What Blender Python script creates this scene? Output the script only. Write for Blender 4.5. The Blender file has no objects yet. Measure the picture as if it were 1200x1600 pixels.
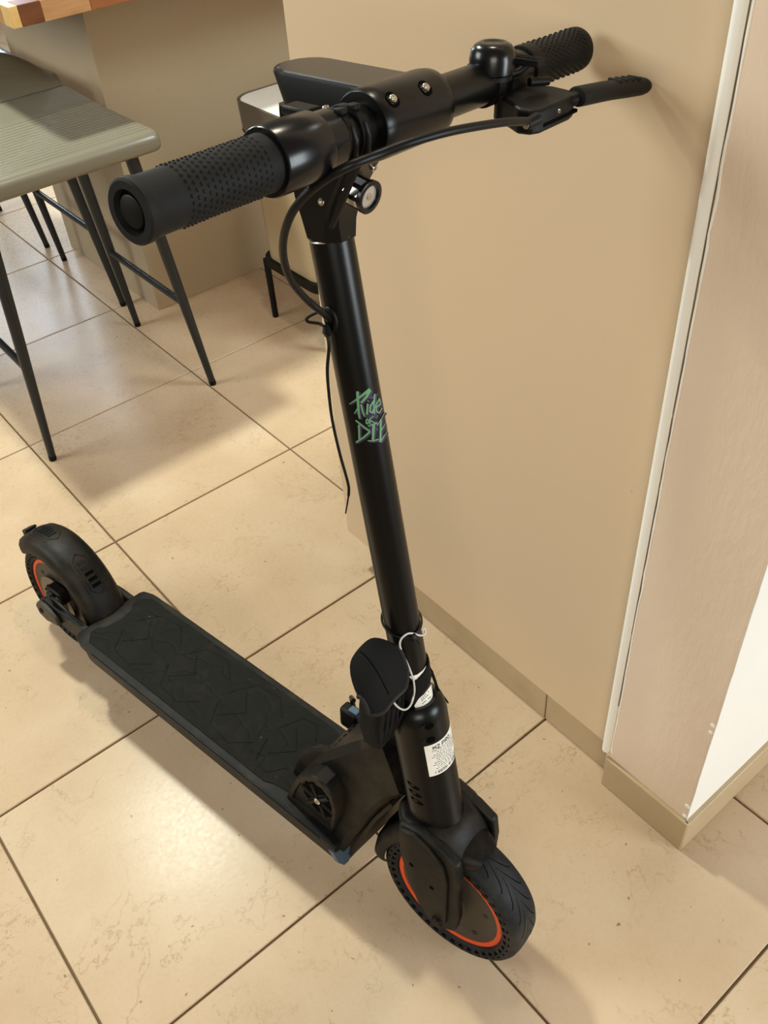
import bpy, bmesh, math, random
import numpy as np
from mathutils import Matrix, Vector
random.seed(4)
scene = bpy.context.scene
COL = scene.collection
PI = math.pi
V = lambda *a: np.array(a, float)

# ------------------------------------------------------------------ camera
CAM_LOC = V(0.07796, -1.01591, 1.29517)
CAM_R = np.array([[0.77011424, 0.46416195, -0.43758169],
                  [-0.63488504, 0.4910273, -0.59650078],
                  [-0.0620084, 0.73718782, 0.67283659]])
F_PX = 1420.23
cam = bpy.data.cameras.new('camera')
cam_o = bpy.data.objects.new('camera', cam)
COL.objects.link(cam_o)
cam.sensor_fit = 'HORIZONTAL'
cam.sensor_width = 36.0
cam.lens = F_PX / 1200 * 36.0
cam.clip_start = 0.02
m4 = Matrix.Identity(4)
for i in range(3):
    for j in range(3):
        m4[i][j] = CAM_R[i][j]
    m4[i][3] = CAM_LOC[i]
cam_o.matrix_world = m4
scene.camera = cam_o

# ------------------------------------------------------------------ light and exposure
scene.view_settings.view_transform = 'Standard'
scene.view_settings.look = 'None'
scene.view_settings.gamma = 1.0
scene.view_settings.exposure = 0.0
scene.view_settings.use_curve_mapping = False
w = bpy.data.worlds.new('world'); scene.world = w
w.use_nodes = True
w.node_tree.nodes['Background'].inputs[0].default_value = (1.0, 0.80, 0.62, 1)
w.node_tree.nodes['Background'].inputs[1].default_value = 0.20


def area(name, loc, target, size, power, color, size_y=None, disk=False):
    l = bpy.data.lights.new(name, 'AREA')
    l.energy = power; l.color = color; l.size = size
    l.shape = 'DISK' if disk else ('RECTANGLE' if size_y else 'SQUARE')
    if size_y: l.size_y = size_y
    o = bpy.data.objects.new(name, l); COL.objects.link(o)
    o.location = loc
    d = Vector(target) - Vector(loc)
    o.rotation_euler = d.to_track_quat('-Z', 'Y').to_euler()
    return o

area('ceiling_lamp', (0.55, 1.36, 2.60), (0.55, 1.36, 0), 0.20, 62, (0.93, 1.0, 0.86), disk=True)
area('hall_lamp', (0.93, -0.20, 2.45), (0.60, -0.2, 0), 0.20, 10, (1.0, 0.88, 0.70), disk=True)
area('window_light', (1.9, -3.0, 1.0), (1.2, -0.7, 0.7), 1.1, 60, (0.86, 0.95, 1.0), size_y=1.3)
area('garden_door_light', (1.55, 4.5, 1.75), (0.6, 0.8, 0.2), 0.7, 24, (0.72, 0.86, 1.0), size_y=0.7)
area('far_floor_pool_light', (0.95, 2.75, 1.05), (1.0, 2.70, 0.0), 0.6, 14, (0.66, 0.82, 1.0), size_y=0.8)  # added low lamp standing in for daylight pooling on the far floor
area('left_fill_light', (-2.2, 1.8, 2.4), (0.8, 0.1, 1.1), 1.6, 84, (0.84, 0.90, 0.88), size_y=1.2)  # added soft fill from the left to brighten the cabinet panel
area('passage_fill_light', (1.9, -0.45, 1.75), (1.3, 1.2, 0.4), 0.6, 24, (0.80, 0.92, 0.92), disk=True)  # added fill, low enough to reach the support panel under the counter
area('front_fill_light', (-1.6, -3.2, 1.9), (0.8, 0.2, 0.7), 1.6, 52, (1.0, 0.97, 0.84), size_y=1.4)  # added broad fill from behind the camera to balance the brightness

# ------------------------------------------------------------------ materials


def srgb(r, g, b):
    def c(u):
        u /= 255.0
        return u / 12.92 if u <= 0.04045 else ((u + 0.055) / 1.055) ** 2.4
    return (c(r), c(g), c(b), 1)


def new_mat(name, col, rough=0.5, metal=0.0, spec=0.5, coat=0.0):
    m = bpy.data.materials.new(name); m.use_nodes = True
    b = m.node_tree.nodes['Principled BSDF']
    b.inputs['Base Color'].default_value = col
    b.inputs['Roughness'].default_value = rough
    b.inputs['Metallic'].default_value = metal
    b.inputs['Specular IOR Level'].default_value = spec
    b.inputs['Coat Weight'].default_value = coat
    b.inputs['Coat Roughness'].default_value = 0.1
    return m


class N:
    """small node-graph helper"""
    def __init__(s, m):
        s.nt = m.node_tree; s.b = s.nt.nodes['Principled BSDF']

    def n(s, t, **kw):
        x = s.nt.nodes.new(t)
        for k, v in kw.items(): setattr(x, k, v)
        return x

    def l(s, a, b): s.nt.links.new(a, b)

    def coord(s, kind='Object'):
        return s.n('ShaderNodeTexCoord').outputs[kind]

    def noise(s, vec, scale, detail=4, rough=0.5, dist=0.0):
        x = s.n('ShaderNodeTexNoise')
        x.inputs['Scale'].default_value = scale; x.inputs['Detail'].default_value = detail
        x.inputs['Roughness'].default_value = rough; x.inputs['Distortion'].default_value = dist
        if vec is not None: s.l(vec, x.inputs['Vector'])
        return x

    def ramp(s, fac, stops):
        x = s.n('ShaderNodeValToRGB')
        e = x.color_ramp.elements
        while len(e) < len(stops): e.new(0.5)
        for i, (p, c) in enumerate(stops):
            e[i].position = p; e[i].color = c if len(c) == 4 else (*c, 1)
        s.l(fac, x.inputs[0])
        return x.outputs[0]

    def mix(s, fac, a, b, blend='MIX'):
        x = s.n('ShaderNodeMix', data_type='RGBA', blend_type=blend)
        for v, i in ((fac, 0), (a, 6), (b, 7)):
            if hasattr(v, 'is_linked') or hasattr(v, 'links'): s.l(v, x.inputs[i])
            else: x.inputs[i].default_value = v
        return x.outputs[2]

    def bump(s, h, strength=0.2, dist=0.002):
        x = s.n('ShaderNodeBump')
        x.inputs['Strength'].default_value = strength; x.inputs['Distance'].default_value = dist
        s.l(h, x.inputs['Height']); s.l(x.outputs[0], s.b.inputs['Normal'])


def g3(v): return (v, v, v, 1)


def dirty(name, col, dirt, amount=0.5, rough=0.5, scale=25, bump=0.15, spec=0.22):
    """dark plastic or metal with dusty smudges and fine scratches"""
    m = new_mat(name, col, rough, 0, spec); k = N(m)
    c = k.coord()
    a = k.noise(c, scale, 6, 0.65)
    b = k.noise(c, scale * 12, 3, 0.7)
    f = k.ramp(a.outputs[0], [(0.48, g3(0)), (0.72, g3(amount))])
    f2 = k.ramp(b.outputs[0], [(0.66, g3(0)), (0.74, g3(amount))])
    c1 = k.mix(f, col, dirt)
    c2 = k.mix(f2, c1, dirt)
    k.l(c2, k.b.inputs['Base Color'])
    k.bump(b.outputs[0], bump, 0.001)
    return m


def tile_mat():
    m = new_mat('beige_ceramic', srgb(200, 178, 146), 0.30, 0, 0.2); k = N(m)
    geo = k.n('ShaderNodeNewGeometry').outputs['Position']
    oi = k.n('ShaderNodeObjectInfo')
    off = k.n('ShaderNodeVectorMath', operation='SCALE'); off.inputs[3].default_value = 37.0
    comb = k.n('ShaderNodeCombineXYZ')
    for i in range(3): k.l(oi.outputs['Random'], comb.inputs[i])
    k.l(comb.outputs[0], off.inputs[0])
    add = k.n('ShaderNodeVectorMath', operation='ADD')
    k.l(geo, add.inputs[0]); k.l(off.outputs[0], add.inputs[1])
    p = add.outputs[0]
    cloud = k.noise(p, 5.0, 5, 0.55)
    base = k.ramp(cloud.outputs[0], [(0.3, srgb(192, 166, 136)), (0.55, srgb(201, 176, 147)), (0.75, srgb(206, 185, 158))])
    # veins: thin contour lines of a warped noise
    vm = None
    for sc_, wd, lo, off_ in ((4.2, .0050, .44, 0.0), (9.5, .0065, .47, 3.7)):
        q = k.n('ShaderNodeVectorMath', operation='ADD'); q.inputs[1].default_value = (off_, off_ * 2, off_)
        k.l(p, q.inputs[0])
        v1 = k.noise(q.outputs[0], sc_, 6, 0.64, 0.35)
        sub = k.n('ShaderNodeMath', operation='SUBTRACT'); sub.inputs[1].default_value = 0.5
        k.l(v1.outputs[0], sub.inputs[0])
        ab = k.n('ShaderNodeMath', operation='ABSOLUTE'); k.l(sub.outputs[0], ab.inputs[0])
        vein = k.ramp(ab.outputs[0], [(0.0, g3(1)), (wd, g3(0))])
        mask = k.ramp(k.noise(q.outputs[0], 6.5, 3).outputs[0], [(lo, g3(0)), (lo + .16, g3(0.62))])
        mm = k.n('ShaderNodeMath', operation='MULTIPLY'); k.l(vein, mm.inputs[0]); k.l(mask, mm.inputs[1])
        if vm is None: vm = mm
        else:
            mx_ = k.n('ShaderNodeMath', operation='MAXIMUM'); k.l(vm.outputs[0], mx_.inputs[0]); k.l(mm.outputs[0], mx_.inputs[1]); vm = mx_
    c1 = k.mix(vm.outputs[0], base, srgb(156, 128, 92))
    spk = k.ramp(k.noise(p, 95, 1).outputs[0], [(0.775, g3(0)), (0.80, g3(0.8))])
    c2 = k.mix(spk, c1, srgb(120, 96, 70))
    k.l(c2, k.b.inputs['Base Color'])
    fine = k.noise(p, 160, 3, 0.6)
    rr = k.ramp(k.noise(p, 140, 4, 0.7).outputs[0], [(0.3, g3(0.25)), (0.7, g3(0.31))])
    k.l(rr, k.b.inputs['Roughness'])
    k.bump(fine.outputs[0], 0.10, 0.0008)
    return m


def plaster_mat(name, col, bump=0.35):
    m = new_mat(name, col, 0.75, 0, 0.25); k = N(m)
    c = k.coord()
    mp = k.n('ShaderNodeMapping'); mp.inputs['Scale'].default_value = (1, 1, 0.35); k.l(c, mp.inputs[0])
    a = k.noise(mp.outputs[0], 100, 4, 0.6)
    d = k.noise(c, 4, 3)
    k.l(k.mix(k.ramp(d.outputs[0], [(0.35, g3(0)), (0.7, g3(0.35))]), col, tuple(x * 0.86 for x in col[:3]) + (1,)), k.b.inputs['Base Color'])
    k.bump(a.outputs[0], bump, 0.002)
    return m


def laminate_mat(name, col, rough=0.42):
    m = new_mat(name, col, rough, 0, 0.4); k = N(m)
    c = k.coord()
    sp = k.ramp(k.noise(c, 55, 2).outputs[0], [(0.765, g3(0)), (0.785, g3(0.35))])
    d = k.noise(c, 2.5, 3)
    c0 = k.mix(k.ramp(d.outputs[0], [(0.35, g3(0)), (0.7, g3(0.25))]), col, tuple(x * 0.92 for x in col[:3]) + (1,))
    k.l(k.mix(sp, c0, srgb(120, 100, 78)), k.b.inputs['Base Color'])
    k.bump(k.noise(c, 40, 2).outputs[0], 0.02, 0.001)
    return m


def wood_mat(name, c1, c2, seed=0.0):
    m = new_mat(name, c1, 0.38, 0, 0.4); k = N(m)
    c = k.coord()
    mp = k.n('ShaderNodeMapping'); mp.inputs['Scale'].default_value = (1, 6, 6); mp.inputs['Location'].default_value = (seed, seed * 2, seed)
    k.l(c, mp.inputs[0])
    a = k.noise(mp.outputs[0], 9, 5, 0.6, 1.2)
    k.l(k.ramp(a.outputs[0], [(0.3, c1), (0.7, c2)]), k.b.inputs['Base Color'])
    return m


M_tile = tile_mat()
M_grout = dirty('brown_grout', srgb(122, 102, 78), srgb(90, 74, 56), 0.5, 0.9, 20, 0.2, 0.1)
M_panel = laminate_mat('beige_laminate', srgb(215, 190, 158))
M_pillar = laminate_mat('taupe_laminate', srgb(170, 154, 130))
M_plaster = plaster_mat('painted_plaster', srgb(234, 212, 188), 0.8)
M_white = plaster_mat('white_wall_paint', srgb(240, 235, 226), 0.15)
M_caulk = new_mat('white_acrylic_sealant', srgb(251, 248, 240), 0.35)
M_crack = new_mat('dark_crack', srgb(110, 100, 84), 0.9, 0, 0.1)
M_skirt = dirty('skirting_tile', srgb(186, 164, 130), srgb(150, 126, 94), 0.35, 0.4, 12, 0.05, 0.4)
M_black = new_mat('black_satin_metal', srgb(9, 9, 9), 0.30, 0, 0.30)
M_gloss = new_mat('black_gloss_plastic', srgb(11, 11, 13), 0.24, 0, 0.4)
M_plastic = new_mat('black_plastic', srgb(12, 12, 11), 0.5, 0, 0.2)
M_rub = dirty('grip_rubber', srgb(22, 22, 22), srgb(46, 44, 40), 0.2, 0.62, 18, 0.1, 0.2)
M_tyre = dirty('tyre_rubber', srgb(25, 27, 29), srgb(96, 90, 80), 0.26, 0.6, 14, 0.3, 0.25)
M_dirty = dirty('dusty_black_plastic', srgb(15, 14, 13), srgb(78, 68, 52), 0.30, 0.5, 14, 0.2, 0.22)
M_cover = dirty('muddy_brown_cover', srgb(32, 27, 21), srgb(66, 56, 42), 0.35, 0.55, 16, 0.2, 0.2)
M_matt = None
M_hole = new_mat('black_hole_shade', srgb(5, 5, 5), 0.9, 0, 0.05)  # flat black painted in for the dark inside holes, plus small black marks
M_orange = dirty('orange_rim', srgb(212, 80, 42), srgb(160, 66, 38), 0.4, 0.45, 15, 0.05)
M_hub = dirty('hub_grey', srgb(66, 60, 52), srgb(92, 80, 62), 0.4, 0.5, 10, 0.15)
M_steel = new_mat('bright_steel', srgb(210, 206, 196), 0.25, 1.0)
M_disc = new_mat('worn_steel', srgb(112, 104, 92), 0.4, 1.0)
M_paper = dirty('white_label_paper', srgb(238, 234, 224), srgb(205, 196, 180), 0.3, 0.55, 20, 0.02)
M_ink = new_mat('label_ink', srgb(40, 38, 38), 0.6)
M_inkgrey = new_mat('label_fine_ink', srgb(112, 108, 102), 0.6)
M_green = new_mat('green_print', srgb(84, 150, 88), 0.5)
M_mint = new_mat('mint_print', srgb(128, 168, 136), 0.5)
M_purple = new_mat('purple_print', srgb(48, 26, 68), 0.5)
M_blue = dirty('blue_grey_reflector', srgb(82, 100, 116), srgb(60, 66, 70), 0.4, 0.35, 20, 0.05)
M_nylon = None
M_leather = None
M_stool = new_mat('stool_metal', srgb(19, 24, 29), 0.42, 0, 0.5)
M_binw = new_mat('white_lid', srgb(225, 222, 214), 0.35)
M_bing = new_mat('brushed_grey', srgb(92, 84, 72), 0.4, 0.3)
M_binb = laminate_mat('beige_tub', srgb(196, 178, 146), 0.5)
M_cable = new_mat('black_cable', srgb(12, 12, 12), 0.42, 0, 0.25)
M_piping = new_mat('grey_piping', srgb(34, 32, 30), 0.6, 0, 0.25)
M_wire = new_mat('white_wire', srgb(205, 202, 196), 0.4)
M_lens = new_mat('lens', srgb(190, 184, 172), 0.1, 0.4)
M_screen = new_mat('dark_screen', srgb(30, 26, 24), 0.28, 0, 0.4)


def mat_rubber_deck():
    m = new_mat('deck_rubber', srgb(18, 19, 16), 0.7, 0, 0.15); k = N(m)
    c = k.coord()
    v = k.n('ShaderNodeTexVoronoi', feature='DISTANCE_TO_EDGE'); v.inputs['Scale'].default_value = 16
    wob = k.noise(c, 10, 2)
    mx = k.mix(0.12, c, wob.outputs[1])
    k.l(mx, v.inputs['Vector'])
    edge = k.ramp(v.outputs[0], [(0.0, g3(0)), (0.07, g3(1))])
    fine = k.noise(c, 60, 5, 0.7, 1.0)
    ad = k.n('ShaderNodeMath', operation='MULTIPLY_ADD'); ad.inputs[1].default_value = 0.8
    k.l(fine.outputs[0], ad.inputs[0]); k.l(edge, ad.inputs[2])
    k.bump(ad.outputs[0], 0.35, 0.002)
    d = k.ramp(k.noise(c, 22, 6, 0.7, 0.5).outputs[0], [(0.5, g3(0)), (0.75, g3(0.32))])
    sp = k.ramp(k.noise(c, 150, 2).outputs[0], [(0.74, g3(0)), (0.79, g3(0.7))])
    c1 = k.mix(d, srgb(20, 21, 18), srgb(48, 45, 34))
    k.l(k.mix(sp, c1, srgb(120, 112, 92)), k.b.inputs['Base Color'])
    return m


def mat_weave(name, col, scale):
    m = new_mat(name, col, 0.8, 0, 0.2); k = N(m)
    c = k.coord()
    ch = k.n('ShaderNodeTexWave', wave_type='BANDS', bands_direction='DIAGONAL'); ch.inputs['Scale'].default_value = scale
    k.l(c, ch.inputs['Vector'])
    k.bump(ch.outputs[1], 0.5, 0.002)
    return m


def mat_leather():
    m = new_mat('grey_beige_leather', srgb(116, 111, 97), 0.30, 0, 0.5); k = N(m)
    c = k.coord()
    k.bump(k.noise(c, 220, 3, 0.6).outputs[0], 0.12, 0.001)
    return m


M_matt = mat_rubber_deck()
M_nylon = mat_weave('black_nylon', srgb(15, 15, 15), 260)
M_fabric = dirty('black_neoprene', srgb(14, 14, 14), srgb(30, 29, 27), 0.3, 0.8, 20, 0.2, 0.2)
M_leather = mat_leather()

# ------------------------------------------------------------------ mesh helpers


def nrm(v):
    v = np.array(v, float); return v / (np.linalg.norm(v) + 1e-12)


def frame_of(d):
    d = nrm(d)
    u = np.cross(d, (0, 0, 1.0))
    if np.linalg.norm(u) < 1e-3: u = np.cross(d, (0, 1.0, 0))
    u = nrm(u)
    return u, np.cross(d, u), d


class MB:
    def __init__(s): s.v = []; s.f = []

    def add(s, vs, fs):
        o = len(s.v)
        s.v += [tuple(map(float, p)) for p in vs]
        s.f += [tuple(i + o for i in f) for f in fs]
        return s

    def loft(s, secs, cap=True, closed=True, loop=False):
        n = len(secs[0]); vs = [p for sec in secs for p in sec]; fs = []
        K = len(secs)
        for k in range(K if loop else K - 1):
            k2 = (k + 1) % K
            for i in range(n if closed else n - 1):
                j = (i + 1) % n
                fs.append((k * n + i, k * n + j, k2 * n + j, k2 * n + i))
        if cap and closed and not loop:
            fs.append(tuple(range(n))[::-1]); fs.append(tuple((K - 1) * n + i for i in range(n)))
        return s.add(vs, fs)

    def box(s, a, b):
        (x0, y0, z0), (x1, y1, z1) = a, b
        return s.loft([[(x0, y0, z0), (x1, y0, z0), (x1, y1, z0), (x0, y1, z0)],
                       [(x0, y0, z1), (x1, y0, z1), (x1, y1, z1), (x0, y1, z1)]])

    def tube(s, pts, r, n=12, cap=True, loop=False, flat=None):
        """sweep with parallel-transported frame; r scalar or list"""
        pts = [np.array(p, float) for p in pts]
        K = len(pts); rs = r if hasattr(r, '__len__') else [r] * K
        T = []
        for i in range(K):
            if loop: t = pts[(i + 1) % K] - pts[i - 1]
            else: t = pts[min(i + 1, K - 1)] - pts[max(i - 1, 0)]
            T.append(nrm(t))
        u = frame_of(T[0])[0]
        secs = []
        for i in range(K):
            u = nrm(u - T[i] * (u @ T[i])); v = np.cross(T[i], u)
            fl = 1 if flat is None else flat
            secs.append([pts[i] + rs[i] * (math.cos(2 * PI * q / n) * u + fl * math.sin(2 * PI * q / n) * v) for q in range(n)])
        return s.loft(secs, cap, True, loop)

    def lathe(s, o, d, prof, n=32, a0=0.0, a1=2 * PI, ref=None, cap=True):
        """prof: list of (height along d, radius)"""
        o = np.array(o, float); d = nrm(d)
        if ref is None: u, v, _ = frame_of(d)
        else:
            u = nrm(np.array(ref, float) - d * (np.array(ref, float) @ d)); v = np.cross(d, u)
        full = abs(a1 - a0) > 2 * PI - 1e-6
        m = n if full else n + 1
        secs = []
        for h, r in prof:
            secs.append([o + d * h + r * (math.cos(a0 + (a1 - a0) * q / n) * u + math.sin(a0 + (a1 - a0) * q / n) * v) for q in range(m)])
        return s.loft(secs, full and cap, full)

    def prism(s, outline, vec):
        """outline: 3D polygon; extruded by vec"""
        vec = np.array(vec, float)
        return s.loft([[np.array(p, float) for p in outline], [np.array(p, float) + vec for p in outline]])

    def build(s, name, mat, parent=None, M=None, smooth=40, bevel=0, bseg=2, sub=0, dedup=False):
        me = bpy.data.meshes.new(name)
        me.from_pydata(s.v, [], s.f); me.update()
        bm = bmesh.new(); bm.from_mesh(me)
        if dedup: bmesh.ops.remove_doubles(bm, verts=bm.verts, dist=1e-5)
        bmesh.ops.recalc_face_normals(bm, faces=bm.faces)
        bm.to_mesh(me); bm.free()
        me.materials.append(mat)
        o = bpy.data.objects.new(name, me); COL.objects.link(o)
        if parent: o.parent = parent
        if M is not None: o.matrix_local = M
        if smooth:
            for p in me.polygons: p.use_smooth = True
            try: me.set_sharp_from_angle(angle=math.radians(smooth))
            except Exception: pass
        if sub:
            md = o.modifiers.new('subd', 'SUBSURF'); md.levels = sub; md.render_levels = sub
        if bevel:
            md = o.modifiers.new('bev', 'BEVEL'); md.width = bevel; md.segments = bseg
            md.limit_method = 'ANGLE'; md.angle_limit = math.radians(38); md.harden_normals = False
        return o


def spline(pts, n=8):
    P = [np.array(p, float) for p in pts]; out = []
    for i in range(len(P) - 1):
        p0 = P[max(i - 1, 0)]; p1 = P[i]; p2 = P[i + 1]; p3 = P[min(i + 2, len(P) - 1)]
        for k in range(n):
            t = k / n
            out.append(0.5 * ((2 * p1) + (p2 - p0) * t + (2 * p0 - 5 * p1 + 4 * p2 - p3) * t * t + (3 * p1 - p0 - 3 * p2 + p3) * t ** 3))
    out.append(P[-1]); return out


def empty(name, loc=(0, 0, 0), label=None, cat=None, group=None, M=None):
    o = bpy.data.objects.new(name, None); COL.objects.link(o); o.empty_display_size = 0.05
    if M is not None: o.matrix_world = M
    else: o.location = loc
    return tag(o, label, cat, group)


def tag(o, label=None, cat=None, group=None, kind=None):
    if label: o['label'] = label
    if cat: o['category'] = cat
    if group: o['group'] = group
    if kind: o['kind'] = kind
    return o


def rrect(w, h, r, n=5):
    """2D rounded rectangle centred on 0"""
    out = []
    for cx, cy, a in ((w / 2 - r, h / 2 - r, 0), (-w / 2 + r, h / 2 - r, PI / 2), (-w / 2 + r, -h / 2 + r, PI), (w / 2 - r, -h / 2 + r, 1.5 * PI)):
        for k in range(n + 1):
            t = a + PI / 2 * k / n
            out.append((cx + r * math.cos(t), cy + r * math.sin(t)))
    return out

# ------------------------------------------------------------------ pixel rays (1200 x 1600 frame) for finding points ON built surfaces


def ray(x, y): return CAM_R @ V((x - 600) / F_PX, -(y - 800) / F_PX, -1.0)


class Fr:
    def __init__(s, o, Mx): s.o = np.array(o, float); s.M = Mx

    def on(s, x, y, ax, val):
        r = ray(x, y); n = s.M[:, ax]; t = ((s.o + n * val - CAM_LOC) @ n) / (r @ n)
        return s.M.T @ (CAM_LOC + r * t - s.o)

    def cyl(s, x, y, a0, ad, rad):
        r = s.M.T @ ray(x, y); c = s.M.T @ (CAM_LOC - s.o) - a0
        r2 = r - ad * (r @ ad); c2 = c - ad * (c @ ad)
        A = r2 @ r2; B = 2 * r2 @ c2; D = c2 @ c2 - rad * rad
        t = (-B - math.sqrt(max(B * B - 4 * A * D, 0))) / (2 * A)
        return c + a0 + r * t


W = Fr((0, 0, 0), np.eye(3))
T = 0.45
# scooter frame: x forward, y to the rider's left, z up (the scooter leans 4.7 degrees on its stand)
FC = V(0.98596, -1.33995, 0) * T
RC = V(0.6415, 0.5826, 0) * T
lean = math.radians(4.7)
fw = nrm(FC - RC); lft = V(-fw[1], fw[0], 0); zz = V(0, 0, 1)
LF = math.cos(lean) * lft - math.sin(lean) * zz
UP = math.cos(lean) * zz + math.sin(lean) * lft
SM = np.array([fw, LF, UP]).T
A0 = V(-.0997, 0, .547); AD = nrm(V(-.1942, 0, 1))


def rodr(k, th):
    K = np.array([[0, -k[2], k[1]], [k[2], 0, -k[0]], [-k[1], k[0], 0]])
    return np.eye(3) + math.sin(th) * K + (1 - math.cos(th)) * K @ K


RS = rodr(AD, math.radians(2.6))


def to4(Rm, t):
    m = Matrix.Identity(4)
    for i in range(3):
        for j in range(3): m[i][j] = Rm[i][j]
        m[i][3] = t[i]
    return m


SC4 = to4(SM, FC)                                   # scooter empty
ST4 = to4(RS, A0 - RS @ A0)                         # steered parts relative to the scooter
DF = Fr(FC, SM)
SF = Fr(FC + SM @ (A0 - RS @ A0), SM @ RS)
axz = lambda z: V(A0[0] - (z - A0[2]) * .1942, 0, z)  # point on the steering axis
# ================================================================== ROOM
def struct(name, mb, mat, parent=None, **kw):
    o = mb.build(name, mat, parent, **kw)
    if parent is None: o['kind'] = 'structure'
    return o


floor = struct('floor', MB().box((-4.0, -4.0, -0.06), (6.0, 7.0, -0.0035)), M_grout, smooth=0)


def in_view(x, y):
    p = CAM_R.T @ (V(x, y, 0) - CAM_LOC)
    if p[2] > -0.05: return False
    u = 600 + F_PX * p[0] / -p[2]; v = 800 - F_PX * p[1] / -p[2]
    return -420 < u < 1620 and -300 < v < 2100


me_tile = None
for i in range(-6, 13):
    for j in range(-7, 15):
        cx, cy = (i + .5) * T, (j + .5) * T
        if not any(in_view(cx + a * T / 2, cy + b * T / 2) for a in (-1, 0, 1) for b in (-1, 0, 1)): continue
        if me_tile is None:
            h = T / 2 - .0020; c = .0012
            sq = lambda q, z: [(q, q, z), (-q, q, z), (-q, -q, z), (q, -q, z)]
            o = MB().loft([sq(h, -.010), sq(h, -c), sq(h - c, 0)]).build('tile', M_tile, floor, smooth=0)
            me_tile = o.data
        else:
            o = bpy.data.objects.new('tile', me_tile); COL.objects.link(o); o.parent = floor
        o.location = (cx, cy, random.uniform(-.0003, 0))

# end wall of the passage: plaster towards the scooter, white paint towards the bright side
WX0, WY0, WY1 = 0.7735, -0.7315, -0.585
struct('wall_right', MB().box((WX0, WY0, 0), (3.4, WY1, 2.55)), M_plaster, bevel=.003)
# the white-painted long face (a coat of paint with a rough edge at the corner)
pts = []; z = .0; rr = random.Random(2)
while z < 2.55:
    pts.append((WX0 - .0006 + rr.uniform(-.0004, .0014), z)); z += rr.uniform(.006, .03)
outl = [(x, WY0 - .001, z) for x, z in pts] + [(3.4, WY0 - .001, 2.55), (3.4, WY0 - .001, 0)]
mb = MB()
for (x0, z0), (x1, z1) in zip(pts[:-1], pts[1:]):
    mb.prism([(x0, WY0 - .001, z0), (3.4, WY0 - .001, z0), (3.4, WY0 - .001, z1), (x1, WY0 - .001, z1)], (0, .0012, 0))
wp = struct('trim_1', mb, M_white, smooth=0)
# paint drips at the lower corner
mb = MB()
for zc, r in ((.104, .0045), (.078, .004), (.30, .0035), (.285, .003)):
    mb.lathe((WX0 + .0005, WY0 + .004, zc), (-1, 0, 0), [(0, r), (.0012, r * .9), (.0018, r * .5), (.0016, r * .2), (.0014, .0001)], 12)
mb.build('paint_drip', M_caulk, wp)

# skirting
SZ = .072
def skirt_run(name, runs):
    e = None
    for k, (a, b) in enumerate(runs):
        mb = MB().box(a, b)
        if e is None: e = struct(name, mb, M_skirt, bevel=.0018)
        else: mb.build('skirting_tile', M_skirt, e, bevel=.0018)
    return e
skirt_run('baseboard_left', [((.7905, -.4465, 0), (.7985, -.002, SZ + .009)), ((.7905, -.583, 0), (.7985, -.4490, SZ + .009))])
skirt_run('baseboard_right', [((.7670, -.7385, 0), (WX0 + .0005, -.5895, SZ))])
skirt_run('baseboard_back', [((.7685, -.7395, 0), (1.12, WY0 + .0005, SZ)), ((1.1225, -.7395, 0), (1.62, WY0 + .0005, SZ))])
# sealant bead and cracked paint ridge where panel and wall meet
mb = MB().lathe((.7735, -.5845, .082), (0, 0, 1), [(0, .0062), (.01, .0066), (2.4, .0066)], 16)
bead = struct('trim_2', mb, M_caulk)
rr = random.Random(8); mb = MB(); z = .085; prev = None; secs = []
while z < 2.3:
    y = -.5928 + rr.uniform(-.0008, .0008); wd = rr.uniform(.0010, .0022)
    secs.append([(WX0 + .0004, y, z), (WX0 - .0010, y, z), (WX0 - .0012, y - wd, z), (WX0 + .0004, y - wd - .0006, z)])
    z += rr.uniform(.012, .035)
mb.loft(secs); mb.build('paint_ridge', M_caulk, bead)
secs = []; z = .2
while z < 1.7:
    y = -.5905 + rr.uniform(-.0006, .0006)
    secs.append([(WX0 - .0006, y, z), (WX0 - .0012, y - .0008, z), (WX0 + .0006, y - .0016, z)]); z += rr.uniform(.01, .03)
MB().loft(secs).build('crack', M_crack, bead)

# tall cabinet: its beige side panel is the big plain surface behind the scooter
cab = empty('tall_cabinet', (.79, -.26, 0), 'tall beige laminate cabinet side panel standing behind the scooter', 'cabinet')
PX0 = .7815
cabinv = Matrix.Translation((-.79, .26, 0))
MB().box((PX0, -.5830, .0815), (PX0 + .018, .0675, 1.32)).build('side_panel', M_panel, cab, cabinv, bevel=.0008)
MB().box((PX0 + .0185, -.5830, .0815), (1.38, .060, 1.32)).build('carcass', M_panel, cab, cabinv)
MB().box((.80, -.5830, 0), (1.36, -.02, .081)).build('plinth', M_skirt, cab, cabinv)

# breakfast counter
cp = empty('counter_support', (.995, 1.246, 0), 'plain taupe support panel standing under the wooden counter', 'counter')
MB().box((.995, 1.246, 0), (2.6, 1.835, .8475)).build('panel_body', M_pillar, cp, Matrix.Translation((-.995, -1.246, 0)), bevel=.0012)
wt = empty('wooden_worktop', (.725, .930, .848), 'butcher block counter top of mixed brown staves at the upper left', 'worktop')
wi = Matrix.Translation((-.725, -.930, -.848))
wm = [wood_mat('walnut_stave', srgb(92, 52, 32), srgb(118, 70, 42), 1), wood_mat('maple_stave', srgb(206, 166, 104), srgb(222, 188, 128), 2),
      wood_mat('cherry_stave', srgb(126, 76, 46), srgb(152, 94, 56), 3), wood_mat('pale_stave', srgb(164, 120, 82), srgb(186, 142, 100), 4)]
rr = random.Random(5)
order0 = [1, 0, 3, 2, 0, 2, 1, 2]
len0 = [.018, .046, .10, .15, .22, .14, .2, .3]
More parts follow.
